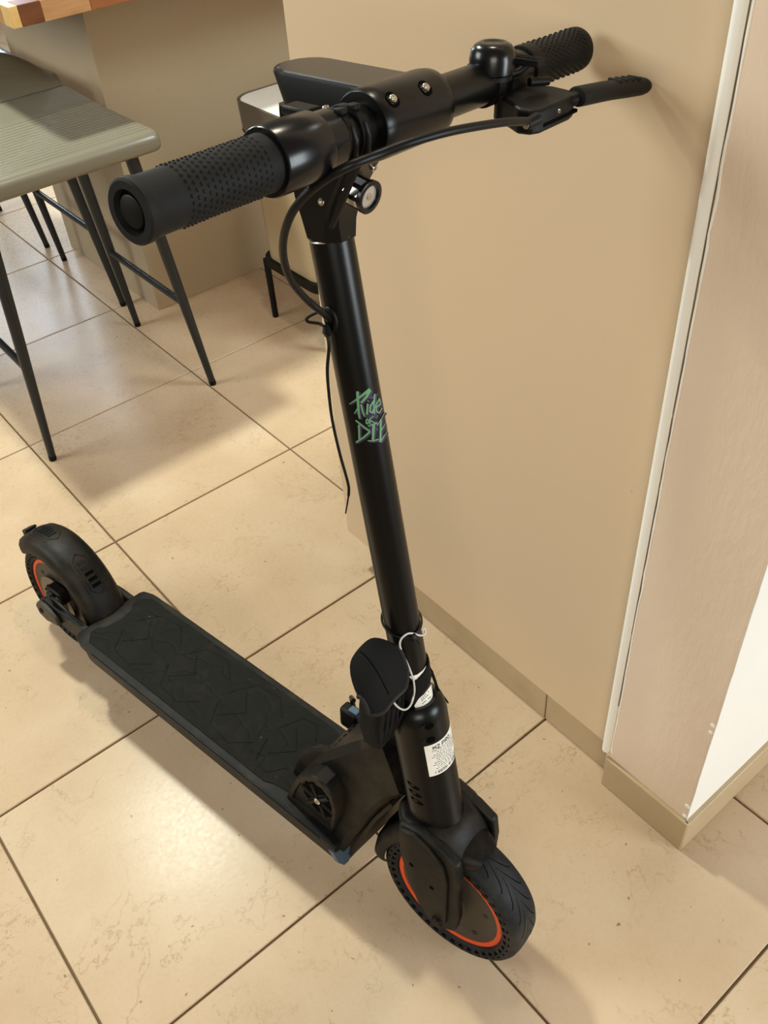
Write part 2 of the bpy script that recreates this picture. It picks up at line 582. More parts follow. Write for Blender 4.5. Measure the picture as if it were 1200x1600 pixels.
for row in range(20):
    x = .725; k = 0
    while x < 2.0:
        if row == 0: L = len0[k % 8]; mi = order0[k % 8]
        else: L = rr.uniform(.10, .3); mi = rr.choice((0, 1, 2, 3, 2))
        if row == 1 and k == 0: L = .04; mi = 3
        x1 = min(x + L, 2.0)
        y0 = .930 + row * .045
        MB().box((x + .0002, y0 + .0002, .848), (x1 - .0002, y0 + .0448, .8860)).build('wood_stave', wm[mi], wt, wi, bevel=.0012, smooth=0)
        x = x1; k += 1

# ------------------------------------------------------------------ stools
def stool_seat_profile():
    """(y, z) of the padded top from the front roll to the back"""
    pr = []
    def seat_z(y): return .646 - .006 * math.cos((y) / .23 * PI / 2)
    pr += [(-.222, .603), (-.230, .609), (-.2335, .619), (-.231, .632), (-.224, .642)]
    y = -.212
    while y < .06:
        pr.append((y, seat_z(y))); pr.append((y + .0125, seat_z(y + .0125))); pr.append((y + .0145, seat_z(y + .0145) - .0022)); y += .0165
    for y in (.075, .10, .13, .16, .19): pr.append((y, seat_z(y)))
    pr += [(.212, .645), (.224, .641), (.231, .634), (.232, .618), (.226, .609), (.22, .603)]
    return pr


def make_stool(label):
    e = empty('bar_stool', (0, 0, 0), label, 'bar stool', 'padded bar stools by the counter')
    P = stool_seat_profile(); xs = [-.2145, -.2135, -.209, -.200, -.15, -.05, .05, .15, .200, .209, .2135, .2145]
    ins = [.011, .004, .0012, 0, 0, 0, 0, 0, 0, .0012, .004, .011]
    secs = []
    for x, i in zip(xs, ins):
        sec = []
        for (y, z) in P:
            cy, cz = 0, .622
            sec.append((x, y * (1 - i / .23), cz + (z - cz) * (1 - i / .026)))
        secs.append(sec)
    MB().loft(secs).build('seat', M_leather, e, smooth=50)
    # back: shell rising from the rear edge of the seat, top corners rounded off
    def bk(x, v, t):
        H = .098 * (1 - (abs(x) / .225) ** 2.6)
        vv = v * v * (3 - 2 * v) * .55 + v * .45
        y = .2345 + .062 * v + .010 * v * v; z = .640 + H * vv
        rib = .0034 * abs(math.sin(v * PI * 9)) if .22 < v < .86 else 0
        return V(x, y + t * .012 + rib * .6, z - t * .010 + rib * .6)
    secs = []
    for i in range(25):
        x = -.213 + .426 * i / 24
        fr = [bk(x, k / 40, 0) for k in range(41)]; rb = [bk(x, k / 40, 1) for k in range(40, -1, -1)]
        top = fr[-1] * .5 + rb[0] * .5 + V(0, .001, .005)
        secs.append(fr + [top] + rb)
    MB().loft(secs).build('backrest', M_leather, e, smooth=60)
    MB().box((-.17, -.19, .590), (.17, .19, .6025)).build('seat_plate', M_stool, e, bevel=.003)
    tp = lambda sx, sy: V(sx * .165, sy * .172, .592); bt = lambda sx, sy: V(sx * .22, sy * .203, 0)
    for sx in (-1, 1):
        for sy in (-1, 1):
            a, b = tp(sx, sy), bt(sx, sy)
            l = MB().tube([a, a + (b - a) * .5, a + (b - a) * .985], [.0145, .0125, .0085], 14).build('leg', M_stool, e)
            MB().tube([a + (b - a) * .98, b], [.0092, .0088], 12).build('foot_cap', M_plastic, l)
        at = lambda sy, z: tp(sx, sy) + (bt(sx, sy) - tp(sx, sy)) * (1 - z / .592)
        MB().tube([at(-1, .235), at(1, .235)], .0085, 12).build('stretcher', M_stool, e)
    return e


def copy_tree(o, parent=None):
    c = o.copy(); COL.objects.link(c)
    if parent: c.parent = parent
    for ch in list(o.children): copy_tree(ch, c)
    return c


s1 = make_stool('nearest bar stool with grey beige ribbed seat and low ribbed back')
s2 = copy_tree(s1); s3 = copy_tree(s1)
s1.location = (.690, 1.011, 0)
s2.location = (.715, 1.552, 0); s2['label'] = 'second bar stool in the row, mostly hidden behind the back of the nearest stool'
s3.location = (.715, 2.090, 0); s3['label'] = 'farthest bar stool, only its thin legs visible under the other seats'

# ------------------------------------------------------------------ tub on a metal stand
b = empty('storage_tub', (1.34, .845, 0), 'beige tub with grey rim and white lid on black legs behind the scooter', 'tub')
bi = Matrix.Identity(4)
def rs(w_, h_, r, z): return [(x, y, z) for x, y in rrect(w_, h_, r, 6)]
MB().loft([rs(.255, .262, .05, .19), rs(.268, .275, .05, .50), rs(.268, .275, .05, .522)]).build('tub_body', M_binb, b)
MB().loft([rs(.286, .296, .055, .518), rs(.286, .296, .055, .522), rs(.276, .286, .055, .5225), rs(.276, .286, .055, .518)], loop=True).build('rim_seal', M_plastic, b)
MB().loft([rs(.284, .294, .055, .523), rs(.288, .298, .055, .590), rs(.278, .288, .05, .5915), rs(.276, .286, .05, .586)]).build('rim_band', M_bing, b)
MB().loft([rs(.274, .284, .05, .586), rs(.274, .284, .05, .5885), rs(.255, .265, .045, .5895)]).build('lid', M_binw, b)
MB().loft([rs(.275, .282, .05, .166), rs(.275, .282, .05, .1895), rs(.235, .242, .04, .1895), rs(.235, .242, .04, .166)], loop=True).build('stand_ring', M_plastic, b)
for sx in (-1, 1):
    for sy in (-1, 1):
        MB().tube([(sx * .124, sy * .126, .176), (sx * .122, sy * .128, 0)], [.0095, .0085], 12).build('leg', M_plastic, b)
#--PART3--
# ================================================================== ELECTRIC SCOOTER
sc = empty('electric_scooter', label='black electric scooter with orange rims standing on the tiled floor beside the cabinet', cat='scooter', M=SC4)


def rect_sec(a, b, hw, c, flip=False):
    """chamfered rectangle section between xz points a (front) and b (back), half width hw in y"""
    a = np.array(a, float); b = np.array(b, float); d = nrm(b - a); L = np.linalg.norm(b - a)
    out = []
    for s, y in ((0, -hw + c), (c, -hw), (L - c, -hw), (L, -hw + c), (L, hw - c), (L - c, hw), (c, hw), (0, hw - c)):
        p = a + d * s
        out.append((p[0], y, p[1]))
    return out


# ---- deck
def deck_sec(x, hw, top=.137, bot=.080):
    k = hw / .0775
    P = [(.0745, 0), (.0775, -.0025), (.0780, -.011), (.0755, -.0135), (.0740, -.0155), (.0715, -.018), (.0700, -.022), (.0690, -.050), (.0640, -.057)]
    R_ = [(x, y * k, top + dz * (top - bot) / .057) for y, dz in P]
    return R_ + [(x, -y, z) for (_, y, z) in R_[::-1]]


deck = MB().loft([deck_sec(-.757, .066, .133), deck_sec(-.750, .0715), deck_sec(-.735, .0765), deck_sec(-.722, .0775), deck_sec(-.60, .0775), deck_sec(-.45, .0775), deck_sec(-.28, .0775), deck_sec(-.165, .0775), deck_sec(-.152, .0765, .133, .088)]).build('deck', M_dirty, sc, smooth=35)
mo = [(-.738, -.052), (-.722, -.0665), (-.30, -.0665), (-.285, -.060), (-.258, -.056), (-.250, -.045), (-.250, .045), (-.262, .060), (-.285, .0665), (-.722, .0665), (-.738, .052), (-.738, .042), (-.738, .036), (-.730, .030), (-.7255, .016), (-.724, 0), (-.7255, -.016), (-.730, -.030), (-.738, -.036)]
mb = MB().prism([(x, y, .1362) for x, y in mo], (0, 0, .0026))
mb.build('deck_mat', M_matt, deck, bevel=.001, smooth=0)
# moulded ridges of the mat
mb = MB()
rr = random.Random(11)
for (x0, x1) in ((-.70, -.60), (-.58, -.48), (-.46, -.36), (-.35, -.29)):
    for s in (-1, 1):
        L = x1 - x0
        mb.tube([(x0, s * .012, .1389), (x0 + L * .25, s * .05, .1389), (x0 + L * .7, s * .055, .1389), (x1, s * .03, .1389)], .0009, 6)
    mb.tube([(x0 + .02, -.03, .1389), (x0 + .05, .0, .1389), (x0 + .02, .03, .1389)], .0009, 6)
mb.build('mat_ridges', M_matt, deck)
for s in (-1, 1):
    MB().box((-.70, s * .0785 - .0006, .1305), (-.18, s * .0785 + .0006, .1325)).build('edge_trim', M_plastic, deck)
    # blue-grey corner reflectors at the nose
    y0 = s * .0772
    q = [(-.1545, s * .0785, .1225), (-.1530, s * .0480, .1225), (-.1420, s * .0540, .1050), (-.1385, s * .0640, .1000), (-.1390, s * .0730, .1005), (-.1440, s * .0785, .1080)]
    qn = [(x - .010, y - s * .0015, z - .006) for x, y, z in q]
    MB().loft([q, qn]).build('corner_reflector', M_blue, deck, bevel=.001)
# ---- neck with the nose below it
neck = MB().loft([rect_sec((-.146, .086), (-.262, .086), .064, .006),
                  rect_sec((-.148, .116), (-.262, .130), .070, .006),
                  rect_sec((-.139, .142), (-.258, .142), .060, .010),
                  rect_sec((-.124, .180), (-.238, .195), .046, .010),
                  rect_sec((-.108, .218), (-.212, .243), .040, .010),
                  rect_sec((-.094, .245), (-.165, .300), .036, .010),
                  rect_sec((-.074, .268), (-.110, .362), .030, .010)]).build('neck', M_dirty, sc, smooth=30)
# brown-mudded cowl under the neck
MB().loft([[( -.1415, -.058, .098), (-.1365, .058, .098), (-.1385, .060, .104), (-.1435, -.060, .104)],
           [(-.128, -.047, .142), (-.128, .047, .142), (-.132, .048, .146), (-.132, -.048, .146)],
           [(-.112, -.036, .190), (-.112, .036, .190), (-.116, .037, .193), (-.116, -.037, .193)],
           [(-.090, -.028, .236), (-.090, .028, .236), (-.094, .029, .24), (-.094, -.029, .24)]]).build('neck_cowl', M_cover, sc)
# hinge pod on the right with its spoked cover
pod = [(-.258, .136), (-.246, .172), (-.232, .205), (-.212, .230), (-.193, .243), (-.176, .240), (-.163, .226), (-.158, .205), (-.159, .180), (-.164, .152), (-.169, .131)]
cx_, cz_ = -.192, .190
hp = MB().loft([[(x, -.030, z) for x, z in pod], [(x, -.061, z) for x, z in pod], [(cx_ + (x - cx_) * .95, -.064, cz_ + (z - cz_) * .95) for x, z in pod],
                [(cx_ + (x - cx_) * .80, -.064, cz_ + (z - cz_) * .80) for x, z in pod], [(cx_ + (x - cx_) * .78, -.0605, cz_ + (z - cz_) * .78) for x, z in pod]]).build('hinge_pod', M_dirty, sc, smooth=35)
mb = MB()
for k in range(6):
    a = k * PI / 3 + .35
    a0_, a1_ = a - .36, a + .36
    o1 = [(cx_ + .012 * math.cos(a), -.0612, cz_ + .012 * math.sin(a)), (cx_ + .028 * math.cos(a0_), -.0612, cz_ + .028 * math.sin(a0_)),
          (cx_ + .031 * math.cos(a), -.0612, cz_ + .031 * math.sin(a)), (cx_ + .028 * math.cos(a1_), -.0612, cz_ + .028 * math.sin(a1_))]
    mb.prism(o1, (0, .002, 0))
mb.build('pod_opening', M_hole, hp)
for k in range(6):
    a = k * PI / 3 + .35 + PI / 6
    MB().tube([(cx_ + .008 * math.cos(a), -.0618, cz_ + .008 * math.sin(a)), (cx_ + .031 * math.cos(a), -.0618, cz_ + .031 * math.sin(a))], .0028, 8).build('pod_spoke', M_dirty, hp)
MB().lathe((cx_, -.060, cz_), (0, -1, 0), [(0, .0055), (.0045, .0055), (.0055, .0045), (.0055, .0022), (.0035, .0020), (.0035, .0001)], 20).build('pod_screw', M_steel, hp)
# second collar of the hinge, further in
pod2 = [(cx_ - .012 + (x - cx_) * 1.16, cz_ + .004 + (z - cz_) * 1.10) for x, z in pod]
MB().prism([(x, -.030, z) for x, z in pod2], (0, .012, 0)).build('hinge_collar', M_dirty, sc, bevel=.003)
# small folding latch on the far side of the neck
lt = MB().box((-.236, .030, .225), (-.205, .048, .262)).build('folding_latch', M_plastic, sc, bevel=.004)
MB().tube([(-.226, .050, .250), (-.232, .052, .266), (-.222, .046, .272)], .0035, 10).build('latch_hook', M_gloss, lt)
MB().box((-.222, .034, .2615), (-.208, .044, .2650)).build('latch_plate', M_blue, lt, bevel=.001)

# embossed mark on the neck top
mb = MB()
for k in range(5):
    c = np.array([-.196 + k * .0005, .022 - k * .010, .2585 + k * .0002])
    mb.box(c - (.004, .0028, .002), c + (.004, .0028, .0015))
mb.build('neck_embossing', M_hole, neck)

# ---- head tube
ht = MB().lathe(axz(.240), AD, [(0, .0335), (.004, .0352), (.008, .0352), (.011, .0338), (.178, .0338), (.190, .0320), (.197, .0290), (.201, .0245), (.200, .0205)], 48, ref=(1, 0, 0)).build('head_tube', M_black, sc)
MB().lathe(axz(.238), AD, [(0, .0340), (.002, .0358), (.006, .0358), (.008, .0340)], 48).build('dust_ring', M_dirty, ht)
axn = lambda p: nrm((p - A0) - AD * ((p - A0) @ AD))
def on_tube(fr, x, y, rad): return fr.cyl(x, y, A0, AD, rad)


def oval_on(fr, cx, cy, rad, a, b, tilt, name, mat, parent, M=None, thick=.0012, n=18):
    """raised or sunk oval plate lying on the tube, found from its place in the frame"""
    c = on_tube(fr, cx, cy, rad); nn = axn(c); tt = np.cross(AD, nn)
    P0, P1 = [], []
    for k in range(n):
        t = 2 * PI * k / n
        du, dv = a * math.cos(t), b * math.sin(t)
        du, dv = du * math.cos(tilt) - dv * math.sin(tilt), du * math.sin(tilt) + dv * math.cos(tilt)
        for P, h in ((P0, -.0012), (P1, thick)):
            q = c + tt * du + AD * dv; q = q + axn(q) * (rad - np.linalg.norm((q - A0) - AD * ((q - A0) @ AD)) + h); P.append(q)
    return MB().loft([P0, P1]).build(name, mat, parent, M)


for (x, y) in ((667, 1136), (669, 1157)):
    oval_on(DF, x, y, .0338, .0085, .0052, .1, 'tube_dimple', M_plastic, ht, thick=.0003)
    oval_on(DF, x + 4, y - 1, .0338, .0055, .0042, .1, 'dimple_hole', M_hole, ht, thick=.0006)  # black plate painting the shaded hollow of the dimple
for k, (x, y) in enumerate(((645, 1228), (648, 1240), (651, 1252))):
    oval_on(DF, x, y, .0338, .0095, .0032, -.35, 'vent_slot', M_hole, ht, thick=.0004)  # slot darkness painted as a black plate on the tube

# ---- steering column
col = MB().lathe(axz(.425), AD, [(0, .0198), (.545, .0193)], 48).build('stem', M_black, sc, ST4)
MB().lathe(axz(.9545), AD, [(0, .0196), (.0006, .0199), (.0014, .0196)], 48).build('stem_seam', M_steel, col)

# ---- prints and labels
def ribbon(fr, rad, pts, w0, w1=None, z0=(540, 590), sc_=.075, steps=4):
    """flat stroke lying on the tube surface: list of quads (two rows of points)"""
    w1 = w0 if w1 is None else w1
    P = []
    for i in range(len(pts) - 1):
        for k in range(steps):
            t = k / steps
            P.append(np.array(pts[i], float) * (1 - t) + np.array(pts[i + 1], float) * t)
    P.append(np.array(pts[-1], float))
    A, B = [], []
    for i, p in enumerate(P):
        d = P[min(i + 1, len(P) - 1)] - P[max(i - 1, 0)]; d = d / (np.linalg.norm(d) + 1e-9)
        wv = (w0 + (w1 - w0) * i / (len(P) - 1)) / 2
        nx = np.array([-d[1], d[0]]) * wv
        for L, q in ((A, p + nx), (B, p - nx)):
            L.append(on_tube(fr, z0[0] + q[0] * sc_, z0[1] + q[1] * sc_, rad))
    return A, B


def strokes(fr, rad, lst, name, mat, parent, M=None, **kw):
    mb = MB()
    for s in lst:
        A, B = ribbon(fr, rad, s[0], s[1], s[2] if len(s) > 2 else None, **kw)
        n = len(A); mb.add(A + B, [(i, i + 1, n + i + 1, n + i) for i in range(n - 1)])
    return mb.build(name, mat, parent, M, smooth=0)


RD = [([(225, 290), (240, 560), (255, 760), (275, 860)], 52, 30), ([(60, 550), (250, 430), (490, 250)], 14, 60), ([(490, 260), (420, 400), (300, 530)], 50, 40),
      ([(300, 560), (330, 690), (372, 815)], 36, 22), ([(160, 750), (235, 640)], 12, 30), ([(440, 545), (424, 775)], 34, 34), ([(438, 500), (462, 494)], 24),
      ([(560, 500), (495, 600), (488, 715), (540, 742), (570, 660)], 30), ([(592, 350), (572, 540), (582, 760)], 32, 24),
      ([(600, 640), (720, 560), (692, 440), (612, 590), (625, 705), (685, 748), (750, 640)], 26, 20),
      ([(435, 860), (405, 900), (412, 960), (450, 960), (462, 900), (435, 860)], 20), ([(490, 965), (488, 840)], 22), ([(488, 860), (560, 812)], 18, 14), ([(490, 895), (590, 942)], 20, 14),
      ([(258, 985), (270, 1310)], 38, 34), ([(190, 890), (330, 1010), (490, 1130)], 26, 30), ([(490, 1130), (350, 1250), (200, 1350)], 34, 34),
      ([(440, 1020), (640, 945)], 16, 30), ([(565, 985), (548, 1310)], 52, 44), ([(440, 1318), (560, 1325), (670, 1288)], 18, 22),
      ([(722, 880), (705, 1350)], 36, 36), ([(640, 1000), (720, 890), (818, 725)], 14, 14), ([(730, 1105), (825, 965)], 22, 12), ([(715, 1335), (855, 1135)], 26, 12)]
strokes(SF, .01985, [([(p[0] + 30, p[1] + 16) for p in s[0]], s[1] + 24, (s[2] if len(s) > 2 else s[1]) + 24) for s in RD] +
        [([(240, 620), (420, 800), (660, 820)], 90, 70), ([(230, 1000), (440, 1080), (660, 1080)], 50, 60), ([(300, 420), (560, 420), (680, 330)], 60, 40)], 'sticker_shadow', M_purple, col, ST4)
strokes(SF, .02000, [(s[0], s[1] + 2, (s[2] if len(s) > 2 else s[1]) + 2) for s in RD], 'sticker_lettering', M_mint, col, ST4)
strokes(SF, .02010, [(s[0], s[1] * .6, (s[2] if len(s) > 2 else s[1]) * .6) for s in RD], 'sticker_fill', M_green, col, ST4)

U0 = nrm(V(1, 0, 0) - AD * AD[0]); V0 = np.cross(AD, U0)
def cylpar(p):
    q = p - A0; h = q @ AD; return math.atan2(q @ V0, q @ U0), h
def cylpt(a, h, rad): return A0 + AD * h + rad * (math.cos(a) * U0 + math.sin(a) * V0)

pTL = cylpar(on_tube(DF, 662.5, 1167, .034)); pBL = cylpar(on_tube(DF, 671, 1214, .034))
LA0 = (pTL[0] + pBL[0]) / 2; LH1, LH0 = pTL[1], pBL[1]; LAW = 1.75
def lab(u, v, rad=.0340): return cylpt(LA0 + u * LAW, LH1 + (LH0 - LH1) * v, rad)
n = 24
MB().loft([[lab(i / n, 0, .0337) for i in range(n + 1)], [lab(i / n, 0) for i in range(n + 1)], [lab(i / n, 1) for i in range(n + 1)], [lab(i / n, 1, .0337) for i in range(n + 1)]], cap=False, closed=False).build('spec_label', M_paper, ht)


def lab_strokes(lst, name, mat, wid):
    mb = MB()
    for s in lst:
        pp = []
        for i in range(len(s) - 1):
            for k in range(3):
                t = k / 3; pp.append(np.array(s[i]) * (1 - t) + np.array(s[i + 1]) * t)
        pp.append(np.array(s[-1], float)); A, B = [], []
        for i, p in enumerate(pp):
            d = pp[min(i + 1, len(pp) - 1)] - pp[max(i - 1, 0)]; d = d * (1.75, 1.15); d = d / (np.linalg.norm(d) + 1e-9)
            o = np.array([-d[1] / 1.75, d[0] / 1.15]) * wid / 2
            A.append(lab(*(p + o), .0342)); B.append(lab(*(p - o), .0342))
        n_ = len(A); mb.add(A + B, [(i, i + 1, n_ + i + 1, n_ + i) for i in range(n_ - 1)])
    return mb.build(name, mat, ht, smooth=0)


GL = {'M': [[(0, 1), (0, 0), (.5, .6), (1, 0), (1, 1)]], '2': [[(0, .2), (.3, 0), (.8, .05), (.9, .35), (0, 1), (1, 1)]], 'P': [[(0, 1), (0, 0), (.8, 0), (1, .25), (.8, .5), (0, .5)]],
      'R': [[(0, 1), (0, 0), (.8, 0), (1, .25), (.8, .5), (0, .5)], [(.45, .5), (1, 1)]], 'O': [[(.5, 0), (0, .3), (0, .7), (.5, 1), (1, .7), (1, .3), (.5, 0)]]}
ls = []; u = .17
for ch in 'M2 PRO':
    if ch == ' ': u += .035; continue
    for s in GL[ch]: ls.append([(u + a * .062, .070 + b_ * .11) for a, b_ in s])
    u += .088
lab_strokes(ls, 'label_title', M_ink, .030)
rr = random.Random(3); ls = []
for row in range(10):
    v = .22 + row * .064; u = .10 + rr.uniform(0, .16)
    end = rr.uniform(.5, .95)
    while u < end:
        L = rr.uniform(.012, .05); ls.append([(u, v), (min(u + L, end), v)]); u += L + rr.uniform(.012, .03)
lab_strokes(ls, 'label_fine_print', M_inkgrey, .026)
ls = []; u = .14
while u < .86:
    k = rr.randrange(3)
    ls.append([(u, .86), (u, .95)])
    if k: ls.append([(u, .86 + .045 * (k - 1)), (u + .028, .95 if k == 2 else .87)]); ls.append([(u + .028, .86), (u + .028, .95)])
    u += .055
lab_strokes(ls, 'label_foot_print', M_ink, .020)


def patch_on(fr, rad, poly, name, mat, parent, M=None):
    """thin sheet on the tube filled as a fan of strips between two edge polylines"""
    top, bot = poly; n_ = 14
    def samp(pl, t):
        t = t * (len(pl) - 1); i = min(int(t), len(pl) - 2); f_ = t - i
        return np.array(pl[i], float) * (1 - f_) + np.array(pl[i + 1], float) * f_
    rows = []
    for j in range(5):
        row = []
        for i in range(n_ + 1):
            a_, b_ = samp(top, i / n_), samp(bot, i / n_); p = a_ + (b_ - a_) * j / 4
            row.append(on_tube(fr, p[0], p[1], rad))
        rows.append(row)
    return MB().loft(rows, cap=False, closed=False).build(name, mat, parent, M)


patch_on(SF, .01995, ([(635, 1056.5), (641, 1057), (651, 1054.5), (660, 1048), (667.5, 1038.5)], [(640, 1059), (645, 1064.5), (651, 1068), (661, 1062), (668.5, 1049)]), 'torn_label', M_paper, col, ST4)
patch_on(SF, .01995, ([(646, 1103), (653, 1092), (662, 1085), (671, 1074), (674, 1070)], [(648, 1106.5), (656, 1107), (663, 1103), (671, 1097), (676.5, 1090)]), 'torn_label', M_paper, col, ST4)
tx = []
for (xa, ya, xb, yb) in ((652, 1060, 665, 1050), (656, 1056, 666, 1047), (655, 1098, 672, 1083), (659, 1100, 673, 1089), (657, 1093, 670, 1080)):
    for k in range(6):
        if (k * 7 + int(xa)) % 5 == 0: continue
        t0, t1 = k / 6, (k + .65) / 6
        tx.append(([(xa + (xb - xa) * t0, ya + (yb - ya) * t0), (xa + (xb - xa) * t1, ya + (yb - ya) * t1)], 1.3))
strokes(SF, .02005, tx, 'torn_label_print', M_ink, col, ST4, z0=(0, 0), sc_=1.0, steps=2)

# ---- stem head, clamp, bar
def oct_sec(x0, x1, hw, z, c): # chamfered plan section
    return [(x1, -hw + c, z), (x1, hw - c, z), (x1 - c, hw, z), (x0 + c, hw, z), (x0, hw - c, z), (x0, -hw + c, z), (x0 + c, -hw, z), (x1 - c, -hw, z)]
hd = MB().loft([oct_sec(-.1988, -.1594, .0192, .957, .010), oct_sec(-.2015, -.1600, .0202, .972, .009), oct_sec(-.2050, -.1570, .0212, .990, .007),
                oct_sec(-.2090, -.1400, .0225, 1.020, .006), oct_sec(-.2120, -.1160, .0240, 1.048, .006), oct_sec(-.2120, -.1050, .0240, 1.060, .006)]).build('stem_head', M_black, sc, ST4, smooth=25)
for s in (-1,):
    MB().loft([[(-.164, s * .0200, .972), (-.159, s * .0215, .972), (-.157, s * .0195, .974)], [(-.125, s * .0238, 1.045), (-.119, s * .0252, 1.045), (-.116, s * .0236, 1.047)]]).build('head_rib', M_black, hd)
def screw(o, d, r, name, parent, M=None, mat=None):
    return MB().lathe(o, d, [(-.002, r), (.0012, r), (.002, r * .85), (.002, r * .45), (.0006, r * .42), (.0006, .0001)], 18).build(name, mat or M_steel, parent, M)
screw((-.1690, -.0208, .9925), (0, -1, -.05), .0032, 'head_screw', sc, ST4)
screw((-.1420, .0120, 1.0165), (1, 0, -.45), .0032, 'head_screw', sc, ST4)
screw((-.1600, .0120, .9850), (1, 0, -.35), .0032, 'head_screw', sc, ST4)
BX, BZ = -.1, 1.068
Y = V(0, 1, 0)
MB().lathe((BX, -.25, BZ), Y, [(0, .0160), (.0, .0161), (.505, .0161)], 40).build('handlebar', M_black, sc, ST4)
cl = MB().lathe((BX, -.054, BZ), Y, [(0, .0165), (.0005, .0232), (.003, .0245), (.012, .0250), (.072, .0250), (.080, .0240), (.0825, .0228), (.083, .0165)], 40).build('bar_clamp', M_black, sc, ST4)
MB().box((-.135, -.030, 1.046), (-.098, .030, 1.0865)).build('clamp_block', M_black, sc, ST4, bevel=.006)
for y in (-.0400, -.0020):
    d = nrm((.92, 0, 1)); o = V(BX, y, BZ) + d * .0247
    MB().lathe(o - d * .004, d, [(0, .0058), (.0045, .0060), (.0048, .0050), (.0040, .0046), (.0040, .0001)], 20).build('bolt_recess', M_hole, cl, Matrix.Identity(4))
    screw(o + d * .0003, d, .0031, 'clamp_bolt', cl, Matrix.Identity(4))
# display pod behind the clamp
def pod_sec(z, x0, x1, hw, r):
    out = []
    for k in range(9):
        t = PI / 2 + PI * k / 8; out.append((x0 + r + r * math.cos(t), hw * (math.sin(t)), z))
    out += [(x1, -hw, z), (x1, hw, z)]
    return out
dp = MB().loft([pod_sec(1.040, -.206, -.128, .0255, .022), pod_sec(1.060, -.211, -.098, .0270, .022), pod_sec(1.0835, -.220, -.098, .0285, .022), pod_sec(1.0858, -.219, -.098, .0275, .021)]).build('display_pod', M_plastic, sc, ST4, smooth=35)
MB().loft([pod_sec(1.0857, -.2165, -.110, .0258, .020), pod_sec(1.0867, -.2160, -.110, .0253, .020)]).build('display_screen', M_screen, dp, Matrix.Identity(4))
MB().tube([(-.186, -.0262, 1.049), (-.189, -.0268, 1.0630), (-.185, -.0271, 1.0652), (-.160, -.0271, 1.0652), (-.128, -.0271, 1.0652)], .0006, 6).build('side_groove', M_gloss, dp, Matrix.Identity(4))

# ---- grips with their moulded dots
def grip(y0, y1, name, st=.032, fl=.0189):
    s = 1 if y1 > y0 else -1          # y0 outer end, y1 inner end
    L = abs(y1 - y0); d = V(0, s, 0); o = V(BX, y0, BZ)
    g_ = MB().lathe(o, d, [(.004, .0120), (.0, .0130), (0, .0175), (.0014, fl - .0001), (.006, fl), (.0090, .0183), (.012, .0177), (L * .5, .0175), (L - .012, .0181), (L - .004, .0186), (L, .0180), (L, .0165)], 48).build(name, M_rub, sc, ST4)
    MB().lathe(o + d * .0035, d, [(0, .0001), (0, .0135), (.002, .0135)], 32).build('grip_hollow', M_hole, g_, Matrix.Identity(4))
    MB().lathe(o + d * .0012, d, [(0, .0001), (0, .0085), (.0005, .0095), (.004, .0095)], 24, ref=(1, 0, 0)).build('bar_plug', M_plastic, g_, Matrix.Identity(4))
    mb = MB()
    rows = int((L - st - .010) / .0046)
    for i in range(rows):
        yy = st + i * .0046
        rad = .0177 + .0006 * abs(2 * yy / L - 1)
        for k in range(26):
            a = 2 * PI * (k + .5 * (i % 2)) / 26
            n_ = V(math.cos(a), 0, math.sin(a)); t_ = V(-math.sin(a), 0, math.cos(a))
            c = o + d * yy + n_ * (rad - .0004)
            r = .00135
            ring = [c + r * (math.cos(q * PI / 3) * t_ + math.sin(q * PI / 3) * d) for q in range(6)]
            ring2 = [c + n_ * .0011 + .55 * r * (math.cos(q * PI / 3) * t_ + math.sin(q * PI / 3) * d) for q in range(6)]
            mb.loft([ring, ring2])
    tag(mb.build('grip_dots', M_rub, g_, Matrix.Identity(4)), kind='stuff')
    return g_
grip(-.2575, -.144, 'handgrip')
grip(.2530, .156, 'handgrip', .011, .0184)
# throttle on the right
th = MB().lathe((BX, -.150, BZ), Y, [(0, .0192), (0, .0214), (.0012, .0222), (.044, .0222), (.0455, .0216), (.046, .0198), (.062, .0195), (.063, .0185), (.063, .0162)], 44).build('throttle_housing', M_gloss, sc, ST4)
MB().box((-.142, -.0885, 1.0775), (-.119, -.0725, 1.0835)).build('throttle_lever', M_plastic, th, Matrix.Identity(4), bevel=.0015)
screw((-.1085, -.0800, 1.0845), (-.2, 0, 1), .0026, 'throttle_screw', th, Matrix.Identity(4))
# cable ties on the bar
for y, wd in ((-.0835, .0055), (-.0700, .0060)):
    tie = MB().lathe((BX, y - wd / 2, BZ), Y, [(0, .0163), (0, .0184), (.0006, .0190), (wd - .0006, .0190), (wd, .0184), (wd, .0163)], 32).build('cable_tie', M_plastic, sc, ST4)
    MB().box((BX + .004, y - .0035, BZ + .0165), (BX + .011, y + .0035, BZ + .0205)).build('tie_head', M_plastic, tie, Matrix.Identity(4), bevel=.001)
    MB().tube([(BX + .0165, y, BZ + .010), (BX + .0200, y, BZ + .002), (BX + .0190, y, BZ - .008), (BX + .0120, y, BZ - .0165)], .0022, 8).build('cable_bundle', M_cable, tie, Matrix.Identity(4))

